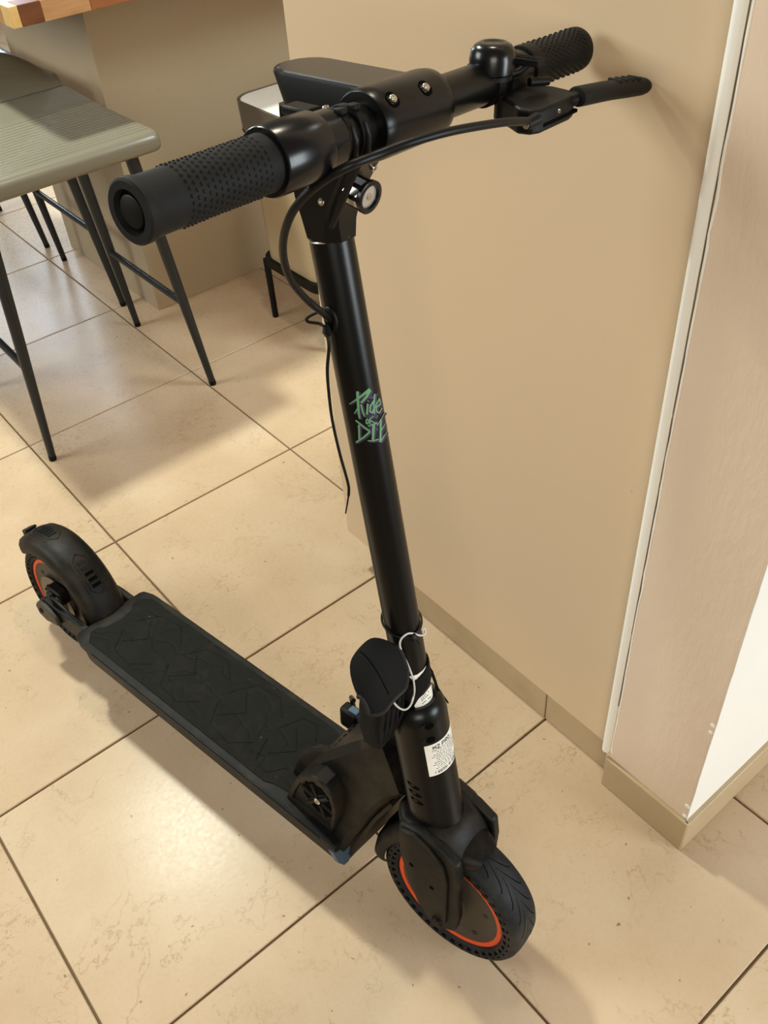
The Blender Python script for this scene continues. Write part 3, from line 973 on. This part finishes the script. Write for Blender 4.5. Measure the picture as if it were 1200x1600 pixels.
# ---- bell
bo = V(-.095, .1045, 1.0755)
bl = MB().lathe(bo, (0, 0, 1), [(0, .0172), (.001, .0182), (.011, .0184), (.017, .0172), (.0205, .0145), (.0225, .0105), (.0222, .0085), (.0212, .0070), (.0216, .0030), (.0220, .0001)], 40).build('bell_dome', M_gloss, sc, ST4)
MB().lathe(bo - V(0, 0, .004), (0, 0, 1), [(0, .009), (.0, .0165), (.0035, .0165), (.004, .012)], 32).build('bell_base', M_plastic, bl, Matrix.Identity(4))
MB().lathe((BX, .097, BZ), Y, [(0, .0162), (0, .0182), (.010, .0182), (.010, .0162)], 32).build('bell_band', M_plastic, bl, Matrix.Identity(4))
MB().tube([(-.082, .102, BZ - .006), (-.082, .102, BZ - .024)], [.0046, .0046], 12).build('band_bolt', M_plastic, bl, Matrix.Identity(4))
MB().tube([(-.078, .112, BZ - .012), (-.076, .114, BZ - .022)], [.0040, .0040], 12).build('band_bolt', M_plastic, bl, Matrix.Identity(4))
# striker
st = MB().tube([(-.084, .112, 1.0745), (-.080, .121, 1.0755), (-.076, .127, 1.0805)], .0032, 10).build('bell_striker', M_plastic, sc, ST4)
mb = MB().box((-.0880, .1220, 1.0800), (-.0640, .1330, 1.0850))
for k in range(8): mb.box((-.0872 + k * .0029, .1225, 1.0848), (-.0858 + k * .0029, .1325, 1.0861))
mb.build('striker_pad', M_rub, st, Matrix.Identity(4), bevel=.0006)
MB().tube([(-.068, .118, 1.070), (-.060, .134, 1.069)], .0034, 12).build('striker_spring', M_plastic, st, Matrix.Identity(4))

# ---- brake lever
bk = MB().lathe((BX, .116, BZ), Y, [(0, .0162), (0, .0186), (.001, .0192), (.021, .0192), (.022, .0186), (.022, .0162)], 32).build('lever_clamp', M_plastic, sc, ST4)
pl = [(-.092, .106), (-.092, .140), (-.064, .151), (-.047, .150), (-.039, .142), (-.0365, .132), (-.0365, .086), (-.041, .078), (-.052, .077), (-.066, .088)]
MB().loft([[(x, y, 1.0405 + (x + .09) * .05) for x, y in pl], [(x, y, 1.0625 - (x + .092) * .03) for x, y in pl]]).build('lever_housing', M_plastic, sc, ST4, bevel=.0022)
MB().box((-.0400, .090, 1.0475), (-.0358, .143, 1.0500)).build('housing_slot', M_hole, bk, Matrix.Identity(4))
screw((-.0372, .112, 1.0545), (1, .1, .1), .0018, 'pivot_screw', bk, Matrix.Identity(4))
lv = MB().tube(spline([(-.052, .132, 1.0535), (-.0420, .140, 1.0565), (-.0370, .150, 1.0585)], 5), [.0068] * 11, 14, flat=.8).build('brake_lever', M_plastic, sc, ST4)
mb = MB().tube(spline([(-.0385, .143, 1.0585), (-.0370, .152, 1.0580), (-.035, .190, 1.0545), (-.0325, .228, 1.0500), (-.0310, .2500, 1.0475), (-.0300, .2580, 1.0480)], 5),
               [.0084, .0100, .0102, .0102, .0102, .0102, .0102, .0102, .0102, .0102, .0102, .0102, .0102, .0102, .0102, .0101, .0100, .0099, .0098, .0096, .0092, .0087, .0080, .0072, .0062, .0046], 18, flat=.75)
sl = mb.build('lever_sleeve', M_rub, lv, Matrix.Identity(4))
for k in range(4):
    MB().tube([(-.0400 + k * .0006, .202 + k * .011, 1.0602 - k * .0013), (-.0280 + k * .0006, .202 + k * .011, 1.0602 - k * .0013)], .0020, 8).build('finger_ridge', M_rub, lv, Matrix.Identity(4))
# adjuster and cable
ca = SF.on(829, 190, 0, -.0365)
MB().tube([ca + V(.002, .006, .001), ca + V(0, -.006, -.001)], [.0050, .0042], 14).build('cable_adjuster', M_plastic, sc, ST4)
MB().tube([ca + V(.001, .0005, 0), ca + V(.0003, -.0075, -.001)], [.0030, .0030], 12).build('adjuster_nut', M_steel, sc, ST4)
cp_ = [ca, SF.on(800, 190, 0, -.034), SF.on(760, 195, 0, -.036), SF.on(700, 206, 0, -.042), SF.on(640, 223, 0, -.052), SF.on(595, 240, 0, -.062), SF.on(548, 258, 0, -.070),
       SF.on(510, 279, 0, -.084), SF.on(478, 305, 0, -.100), SF.on(455, 335, 0, -.116), SF.on(443, 372, 0, -.132), SF.on(444, 408, 0, -.145), SF.on(456, 440, 0, -.155), SF.on(480, 469, 0, -.160), SF.on(502, 487, 0, -.158)]
gc = on_tube(SF, 517, 499, .0193)
cp_.append(gc + axn(gc) * .001)
MB().tube(spline(cp_, 6), .0031, 12).build('brake_cable', M_cable, sc, ST4)
# grommet where the cable enters the stem
gn = axn(gc); gt = np.cross(AD, gn)
mb = MB(); ring = []
for k in range(24):
    t = 2 * PI * k / 24; p = gc + gt * .0058 * math.cos(t) + AD * .0098 * math.sin(t)
    p = p + axn(p) * (.0193 - np.linalg.norm((p - A0) - AD * ((p - A0) @ AD))); ring.append(p + axn(p) * .0008)
gr = mb.tube(ring, .0022, 8, loop=True).build('cable_grommet', M_plastic, sc, ST4)
# tie loop and its long dangling tail
q = lambda x, y, d_=0: on_tube(SF, x, y, .0193) + axn(on_tube(SF, x, y, .0193)) * d_
lp = [q(516, 492, .004), SF.on(497, 488, 1, -.028), SF.on(480, 497, 1, -.034), SF.on(482, 503, 1, -.035), SF.on(500, 506, 1, -.029), q(515, 510, .004)]
MB().tube(spline(lp, 5), .0014, 8).build('tie_loop', M_plastic, sc, ST4)
q0 = q(516, 512, .004); kn = [q0 + V(0, 0, .004), q0 + V(.003, -.003, -.001), q0 + V(0, 0, -.005)]
MB().tube(kn, [.003, .0045, .003], 10).build('tie_knot', M_plastic, sc, ST4)
tl = [q(516, 512, .005), SF.on(514, 540, 1, -.026), SF.on(511.5, 575, 1, -.027), SF.on(513, 605, 1, -.028), SF.on(519, 655, 1, -.028), SF.on(530, 705, 1, -.028), SF.on(543, 752, 1, -.027), SF.on(545, 768, 1, -.027), SF.on(543, 785, 1, -.028), SF.on(540, 802, 1, -.029)]
k_ = len(spline(tl, 6))
MB().tube(spline(tl, 6), [.0016 - .0009 * i / k_ * (1 if i > k_ * .8 else .2) for i in range(k_)], 8).build('tie_tail', M_plastic, sc, ST4)

# ---- headlight
hl = SF.on(579, 309, 1, -.006); hdv = nrm((1, -.05, -.16)); ho = hl - hdv * .030
prof = []
mb = MB(); n_ = 48
u_, v_, _ = frame_of(hdv)
for h, r, lob in ((0, .0105, 0), (.006, .0122, 0), (.010, .0128, .0016), (.026, .0128, .0016), (.027, .0135, .0), (.0298, .0135, 0), (.0302, .0125, 0), (.0302, .0098, 0), (.0275, .0090, 0)):
    sec = []
    for k in range(n_):
        t = 2 * PI * k / n_; r2 = r - (lob if (k % 6) in (2, 3, 4) else 0)
        sec.append(ho + hdv * h + r2 * (math.cos(t) * u_ + math.sin(t) * v_))
    prof.append(sec)
hb = mb.loft(prof).build('headlight', M_gloss, sc, ST4, smooth=30)
MB().lathe(ho + hdv * .0270, hdv, [(0, .0096), (.0005, .0096), (.0012, .0070), (.0016, .0001)], 28).build('headlight_lens', M_lens, hb, Matrix.Identity(4))
MB().lathe(ho + hdv * .0288, hdv, [(0, .0030), (.0002, .0022), (.0003, .0001)], 12).build('headlight_bulb', M_steel, hb, Matrix.Identity(4))
for k in range(8):
    t = 2 * PI * (k * 6 + 3) / 48; c = ho + hdv * .018 + .0113 * (math.cos(t) * u_ + math.sin(t) * v_); e_ = -math.sin(t) * u_ + math.cos(t) * v_; nn = math.cos(t) * u_ + math.sin(t) * v_
    P = [c - hdv * .0075 - e_ * .0030, c + hdv * .0075 - e_ * .0030, c + hdv * .0075 + e_ * .0030, c - hdv * .0075 + e_ * .0030]
    MB().loft([P, [p + nn * .0010 for p in P]]).build('headlight_fin', M_steel, hb, Matrix.Identity(4))
MB().box(ho - V(.012, .007, .006), ho + V(.006, .007, .006)).build('headlight_mount', M_plastic, hb, Matrix.Identity(4), bevel=.002)

# ---- wheels
def wheel(x, steer, name):
    M = ST4 if steer else None
    w_ = bpy.data.objects.new(name, None); COL.objects.link(w_); w_.parent = sc; w_.empty_display_size = .03
    w_.matrix_local = (ST4 if steer else Matrix.Identity(4)) @ Matrix.Translation((x, 0, .108))
    I = Matrix.Identity(4); o = V(0, 0, 0)
    half = [(-.0250, .083), (-.0275, .0875), (-.0285, .0930), (-.0275, .0985), (-.0245, .1030), (-.0195, .1062), (-.0120, .1075), (0, .1080)]
    prof = half + [(-a, r) for a, r in half[:-1][::-1]]
    MB().lathe(o, Y, [(-.0225, .0825)] + prof + [(.0225, .0825), (-.0225, .0825)], 96, cap=False).build('tyre', M_tyre, w_, I, smooth=60)
    mb = MB()
    for s in (-1, 1):
        mb.lathe(o, (0, s, 0), [(.0200, .0740), (.0226, .0746), (.0233, .0760), (.0233, .0805), (.0222, .0822), (.0180, .0822)], 72, cap=False)
    mb.build('rim_ring', M_orange, w_, I)
    mb = MB()
    for s in (-1, 1):
        mb.lathe(o, (0, s, 0), [(.0, .0760), (.0212, .0758), (.0218, .0740), (.0222, .060), (.0226, .040), (.0230, .026), (.0265, .0240), (.0290, .020), (.0290, .0001)], 64)
    hub = mb.build('hub', M_hub, w_, I)
    for s in (-1, 1):
        for k in range(6):
            a = k * PI / 3 + .3
            MB().lathe((.058 * math.cos(a), s * .0222, .058 * math.sin(a)), (0, s, 0), [(-.001, .0038), (.0012, .0038), (.0012, .002), (.0002, .0018), (.0002, .0001)], 12).build('hub_bolt', M_hub, hub, I)
    # honeycomb holes in the side walls: black plates that paint in their shade
    mb = MB()
    for s in (-1, 1):
        for k in range(40):
            a = 2 * PI * k / 40
            er = V(math.cos(a), 0, math.sin(a)); et = V(-math.sin(a), 0, math.cos(a))
            P0, P1 = [], []
            for q_ in range(10):
                t = 2 * PI * q_ / 10
                rr_ = .0905 + .0052 * math.cos(t) * (1.2 if math.cos(t) > 0 else .85); tt_ = .0041 * math.sin(t)
                yy = np.interp(rr_, [.0825, .083, .0875, .0930, .0985], [.0225, .0250, .0275, .0285, .0275])
                p = er * rr_ + et * tt_
                P0.append(p + V(0, s * (yy - .002), 0)); P1.append(p + V(0, s * (yy + .0003), 0))
            mb.loft([P0, P1])
    tag(mb.build('tyre_holes', M_hole, w_, I, smooth=0), kind='stuff')
    # tread grooves: black chevron strips paint groove shade on the crown
    def tread(y):  # radius of the tyre surface at offset y
        return np.interp(abs(y), [0, .0120, .0195, .0245, .0275], [.1080, .1075, .1062, .1030, .0985])
    mb = MB()
    for k in range(26):
        for s in (-1, 1):
            a0_ = 2 * PI * (k + (.5 if s > 0 else 0)) / 26
            A, B = [], []
            for j in range(7):
                t = j / 6; y = s * (.0010 + .0155 * t); a = a0_ - .36 * (1 - (1 - t) ** 1.6)
                wd = .0013 * math.sin(PI * (t * .85 + .1)) + .0002
                for L, sg in ((A, 1), (B, -1)):
                    aa = a + sg * wd / .108; r = tread(y) + .0002
                    L.append((r * math.cos(aa), y, r * math.sin(aa)))
            mb.add(A + B, [(i, i + 1, 7 + i + 1, 7 + i) for i in range(6)])
    tag(mb.build('tread_grooves', M_hole, w_, I, smooth=0), kind='stuff')
    return w_
fwh = wheel(0, True, 'front_wheel')
rwh = wheel(-.879, False, 'rear_wheel')
MB().lathe((0, -.027, 0), (0, -1, 0), [(0, .034), (0, .050), (.0022, .050), (.0022, .034), (0, .034)], 48, cap=False).build('brake_disc', M_disc, rwh, Matrix.Identity(4))
mb = MB()
for k in range(5):
    a = 2 * PI * k / 5
    mb.tube([(.012 * math.cos(a), -.0282, .012 * math.sin(a)), (.036 * math.cos(a + .4), -.0282, .036 * math.sin(a + .4))], .004, 8, flat=.4)
mb.build('disc_spider', M_plastic, rwh, Matrix.Identity(4))


def shell(name, cx, cz, a0_, a1_, prof, mat, M=None, n=28, th=.003, flare=None):
    """mudguard: cross-section prof [(y, r)] swept about the axle from angle a0 to a1 (degrees from +x up)"""
    secs = []
    for i in range(n + 1):
        a = math.radians(a0_ + (a1_ - a0_) * i / n); k = flare(i / n) if flare else (1, 1, 0)
        out = [(y * k[0], r * k[1] + k[2]) for y, r in prof]; inn = [(y * (1 - th / .04), r - th) for y, r in out[::-1]]
        secs.append([(cx + r * math.cos(a), y, cz + r * math.sin(a)) for y, r in out + inn])
    return MB().loft(secs).build(name, mat, sc, M)


# rear mudguard: deep rounded shell
rp = [(-.0375, .104), (-.0372, .112), (-.0345, .121), (-.0280, .128), (-.0150, .1315), (0, .1325), (.0150, .1315), (.0280, .128), (.0345, .121), (.0372, .112), (.0375, .104)]
def rfl(t):
    k = 1 - .35 * max(0, (t - .88) / .12) ** 2
    return (k, 1, 0)
rm = shell('rear_mudguard', -.879, .108, 4, 141, rp, M_dirty, flare=rfl)
def fpt(a, y, dr=0):
    a = math.radians(a); r = np.interp(abs(y), [0, .015, .028, .0345, .0372], [.1325, .1315, .128, .121, .112]) + dr
    return (-.879 + r * math.cos(a), y, .108 + r * math.sin(a))
for (aa, ab) in ((30, 66), (86, 118)):
    hx = [(aa, 0), (aa + 5, -.013), (ab - 5, -.013), (ab, 0), (ab - 5, .013), (aa + 5, .013)]
    pts_ = []
    for i in range(6):
        p_, q_ = np.array(hx[i]), np.array(hx[(i + 1) % 6])
        for k in range(4): pts_.append(fpt(*(p_ + (q_ - p_) * k / 4), .0003))
    MB().tube(pts_, .0011, 6, loop=True).build('mudguard_ridge', M_dirty, rm)
    MB().tube([fpt(aa + 4, -.0185, .0003), fpt((aa + ab) / 2, -.0185, .0003), fpt(ab - 4, -.0185, .0003)], .0010, 6).build('mudguard_ridge', M_dirty, rm)
    for k in range(5):
        a = aa + 8 + k * (ab - aa - 16) / 4
        P = [fpt(a - 1.3, -.008, .0002), fpt(a + 1.3, -.008, .0002), fpt(a + 1.3, .008, .0002), fpt(a - 1.3, .008, .0002)]
        P2 = [fpt(a - 1.3, -.008, .0012), fpt(a + 1.3, -.008, .0012), fpt(a + 1.3, .008, .0012), fpt(a - 1.3, .008, .0012)]
        MB().loft([P, P2]).build('mudguard_slot', M_hole if k < 3 and aa < 60 else M_plastic, rm)
tb = [fpt(128, -.011, .001), fpt(138, -.011, .001), fpt(138, .011, .001), fpt(128, .011, .001)]
tb2 = [fpt(128, -.011, .006), fpt(138, -.009, .010), fpt(138, .009, .010), fpt(128, .011, .006)]
MB().loft([tb, tb2]).build('tail_hook', M_dirty, rm, bevel=.0015)

# rear dropouts: one arm each side from the deck to the axle, the right one with a grey cover
for s in (-1, 1):
    ar = [(-.735, .132), (-.735, .092), (-.80, .090), (-.872, .093), (-.895, .098), (-.897, .116), (-.880, .130), (-.84, .127), (-.79, .133)]
    am = MB().prism([(x, s * .0415, z) for x, z in ar], (0, s * .0125, 0)).build('rear_arm', M_dirty, sc, bevel=.003)
    cv = [(-.830, .098), (-.872, .086), (-.893, .092), (-.899, .110), (-.888, .124), (-.868, .127), (-.835, .116)]
    MB().prism([(x, s * .0540, z) for x, z in cv], (0, s * .009, 0)).build('arm_cover', M_hub, am, bevel=.003)
    screw((-.880, s * .063, .108), (0, s, 0), .0055, 'axle_nut', am, mat=M_plastic)
# brake caliper
bc = MB().box((-.872, -.046, .132), (-.832, -.026, .160)).build('brake_caliper', M_plastic, sc, bevel=.004)
MB().box((-.862, -.0535, .140), (-.848, -.045, .156)).build('caliper_arm', M_plastic, bc, bevel=.002)
screw((-.842, -.0465, .146), (0, -1, 0), .0042, 'caliper_bolt', bc)
MB().tube(spline([(-.850, -.050, .150), (-.815, -.052, .150), (-.775, -.050, .135), (-.745, -.045, .118)], 5), .0028, 10).build('caliper_cable', M_cable, bc)

# ---- front fork, mudguard
fk = MB().loft([rect_sec((.022, .200), (-.066, .208), .043, .014), rect_sec((.021, .214), (-.071, .222), .046, .016), rect_sec((.017, .226), (-.076, .234), .047, .018),
                rect_sec((.010, .237), (-.081, .243), .0475, .019), rect_sec((.002, .247), (-.082, .251), .0425, .018), rect_sec((-.006, .254), (-.080, .256), .038, .017)]).build('fork_crown', M_dirty, sc, ST4, smooth=60, bevel=.004)
legp = [(-.066, .250), (-.064, .200), (-.050, .148), (-.031, .104), (-.012, .081), (.010, .077), (.026, .088), (.030, .120), (.026, .165), (.027, .205), (.022, .236), (-.004, .250), (-.035, .257)]
covp = [(-.062, .246), (-.060, .200), (-.046, .151), (-.028, .109), (-.010, .090), (.006, .088), (.014, .100), (.013, .150), (.012, .195), (.004, .226), (-.018, .245), (-.042, .253)]
for s in (-1, 1):
    lg = MB().loft([[(x, s * .0335, z) for x, z in legp], [(x, s * .0470, z) for x, z in legp]]).build('fork_leg', M_dirty, sc, ST4, bevel=.003)
    cv = MB().loft([[(x, s * .0465, z) for x, z in covp], [(x, s * .0515, z) for x, z in covp], [(-.02 + (x + .02) * .93, s * .0535, .17 + (z - .17) * .96) for x, z in covp]]).build('fork_cover', M_cover, lg, Matrix.Identity(4), bevel=.0015)
    for (x, z) in ((-.040, .190), (-.008, .170)):
        MB().lathe((x, s * .0528, z), (0, s, 0), [(0, .0034), (.0011, .0034), (.0012, .0001)], 12).build('cover_screw', M_hole, cv, Matrix.Identity(4))
    MB().lathe((0.004, s * .046, .100), (0, s, 0), [(0, .0085), (.010, .0085), (.012, .007), (.012, .0001)], 20).build('axle_nut', M_plastic, lg, Matrix.Identity(4))
fp = [(-.0335, .104), (-.0335, .112), (-.0300, .119), (-.0200, .1235), (0, .1250), (.0200, .1235), (.0300, .119), (.0335, .112), (.0335, .104)]
def ffl(t):
    k = 1 - .38 * max(0, (.16 - t) / .16) ** 2 - .35 * max(0, (t - .88) / .12) ** 2
    return (k, 1, 0)
shell('front_mudguard', 0, .108, 71, 190, fp, M_dirty, ST4, flare=ffl, n=36)
# rounded front lip of the mudguard
# kickstand on the left side
ks = MB().tube([(-.40, .062, .086), (-.385, .098, .05), (-.378, .118, .0145)], [.0075, .0065, .0060], 12).build('kickstand', M_dirty, sc)
MB().lathe((-.378, .118, .0165), (.1, .3, -1), [(0, .0062), (.004, .0085), (.006, .0080), (.006, .0001)], 16).build('kickstand_foot', M_rub, ks)

# ================================================================== POUCH, WIRE, CORD on the stem
PB = V(-.10, -.045, .385)
PI4 = SC4 @ Matrix.Translation(PB); PIi = Matrix.Translation(-PB)
po = empty('pouch', label='small black nylon pouch with a rounded flap strapped to the scooter stem', cat='pouch', M=PI4)
secs = []
for z, x0, x1, y0, y1 in ((.384, -.104, -.092, -.056, -.044), (.400, -.110, -.086, -.066, -.038), (.430, -.113, -.080, -.071, -.032), (.465, -.111, -.077, -.072, -.025), (.498, -.108, -.082, -.070, -.025)):
    x0 += .005; x1 += .006; w_, h_ = x1 - x0, y1 - y0
    secs.append([(x0 + w_ / 2 + x, y0 + h_ / 2 + y, z) for x, y in rrect(w_, h_, min(w_, h_) * .3, 4)])
pbd = MB().loft(secs).build('pouch_body', M_nylon, po, PIi)
for k in range(5):
    y = -.068 + k * .0092
    MB().tube([(-.0695 - .0005 * k, y, .476), (-.072, y - .001, .44), (-.080, -.052 + (y + .052) * .5, .400)], [.0016, .0020, .0012], 8).build('pouch_pleat', M_nylon, po, PIi)
# bowed flap: u runs from the hinge behind down to the front lip, v across
def flap(u, v, off=0):
    c = 2 * v - 1
    ph = -1.35 + 2.25 * v                                  # across: drooping on the open side, flatter towards the stem
    bow = .018 + .008 * (1 - u)
    y = -.0478 + .0345 * math.sin(ph) / math.sin(1.35)
    rnd = max(0, abs(c) - .35) / .65
    u = u * (1 - .20 * rnd ** 2)
    x = -.1110 + .0470 * u + .0200 * rnd ** 2 * (1 - u) ** 1.2 - .0060 * rnd ** 2 * u
    z = .5400 - .0470 * u ** 1.15 + .010 * math.sin(PI * u) - bow * (1 - math.cos(ph)) / (1 - math.cos(1.35)) - .014 * max(0, -c) ** 3 * (1 - .6 * u)
    return V(x, y, z + off)
nu, nv = 12, 18
top_ = [[flap(i / nu, j / nv, .0018) for j in range(nv + 1)] for i in range(nu + 1)]
bot_ = [[flap(i / nu, j / nv, -.0018) for j in range(nv + 1)] for i in range(nu + 1)]
MB().loft([t + b_[::-1] for t, b_ in zip(top_, bot_)]).build('pouch_flap', M_fabric, po, PIi)
edge = [flap(i / nu, 0) for i in range(nu + 1)] + [flap(1, j / nv) for j in range(1, nv + 1)] + [flap(1 - i / nu, 1) for i in range(1, nu + 1)]
MB().tube(edge, .0027, 8).build('flap_piping', M_piping, po, PIi)
MB().tube([flap(i / nu, .45, .0019) for i in range(1, nu)], .0006, 6).build('flap_seam', M_hole, po, PIi)
# strap round the stem
mb = MB(); secs = []
for k in range(25):
    t = 2 * PI * k / 24
    a = t
    h = (.468 - A0[2]) / AD[2] + .010 * math.cos(a - 1.2)
    secs.append([cylpt(a, h - .011, .0204), cylpt(a, h + .011, .0204), cylpt(a, h + .011, .0222), cylpt(a, h - .011, .0222)])
mb.loft(secs[:-1], loop=True).build('pouch_strap', M_nylon, po, PIi)
MB().loft([[cylpt(.9, -.083, .022), cylpt(1.25, -.083, .022), cylpt(1.25, -.083, .0245), cylpt(.9, -.083, .0245)],
           [cylpt(.95, -.112, .0260), cylpt(1.2, -.112, .0260), cylpt(1.2, -.112, .0282), cylpt(.95, -.112, .0282)],
           [cylpt(1.0, -.140, .0355), cylpt(1.1, -.140, .0355), cylpt(1.1, -.140, .0375), cylpt(1.0, -.140, .0375)]]).build('strap_end', M_nylon, po, PIi)

CB = axz(.53)
ck = empty('cord', label='thin black cord knotted around the scooter stem above the pouch', cat='cord', M=SC4 @ Matrix.Translation(CB))
CBi = Matrix.Translation(-CB)
pr_ = []
hA = cylpar(on_tube(SF, 602, 985, .0205)); hB = cylpar(on_tube(SF, 645, 992, .0205)); hC = cylpar(on_tube(SF, 656, 975, .0205))
for k in range(36):
    a = -PI + 2 * PI * k / 36
    d1 = (a - hB[0] + PI) % (2 * PI) - PI
    h = hB[1] + .010 * (1 - math.cos(d1)) * .9
    pr_.append(cylpt(a, h, .0213))
MB().tube(pr_, .0013, 8, loop=True).build('cord_loop', M_cable, ck, CBi)
kb = cylpt(hB[0], hB[1], .0242)
MB().tube([kb + AD * .004, kb, kb - AD * .005], [.0022, .0040, .0020], 10).build('cord_knot', M_cable, ck, CBi)
MB().tube([kb, kb + V(.003, .002, -.004), kb + V(.005, .003, -.009)], .0010, 8).build('cord_end', M_cable, ck, CBi)

wr = empty('wire', label='thin white wire looping from the cord knot down under the pouch flap', cat='wire', M=SC4 @ Matrix.Translation(CB))
cy = lambda x, y, d_=.0225: on_tube(DF, x, y, d_)
wp_ = [DF.on(659, 984, 1, .004), DF.on(664, 983, 1, .010), DF.on(664, 990, 1, .008), cy(657, 993), cy(646, 990), cy(638, 990), cy(629, 996), cy(625, 1004), cy(626, 1013), cy(632, 1027), cy(638, 1040), cy(643, 1053), cy(646.5, 1066, .024), cy(647.5, 1080, .025), DF.on(645, 1093, 1, -.026), DF.on(640, 1104, 1, -.034), DF.on(632, 1109, 1, -.042), DF.on(622, 1105, 1, -.050), DF.on(613, 1094, 1, -.056), DF.on(610, 1085, 1, -.056)]
MB().tube(spline(wp_, 5), .0011, 8).build('wire_strand', M_wire, wr, CBi)
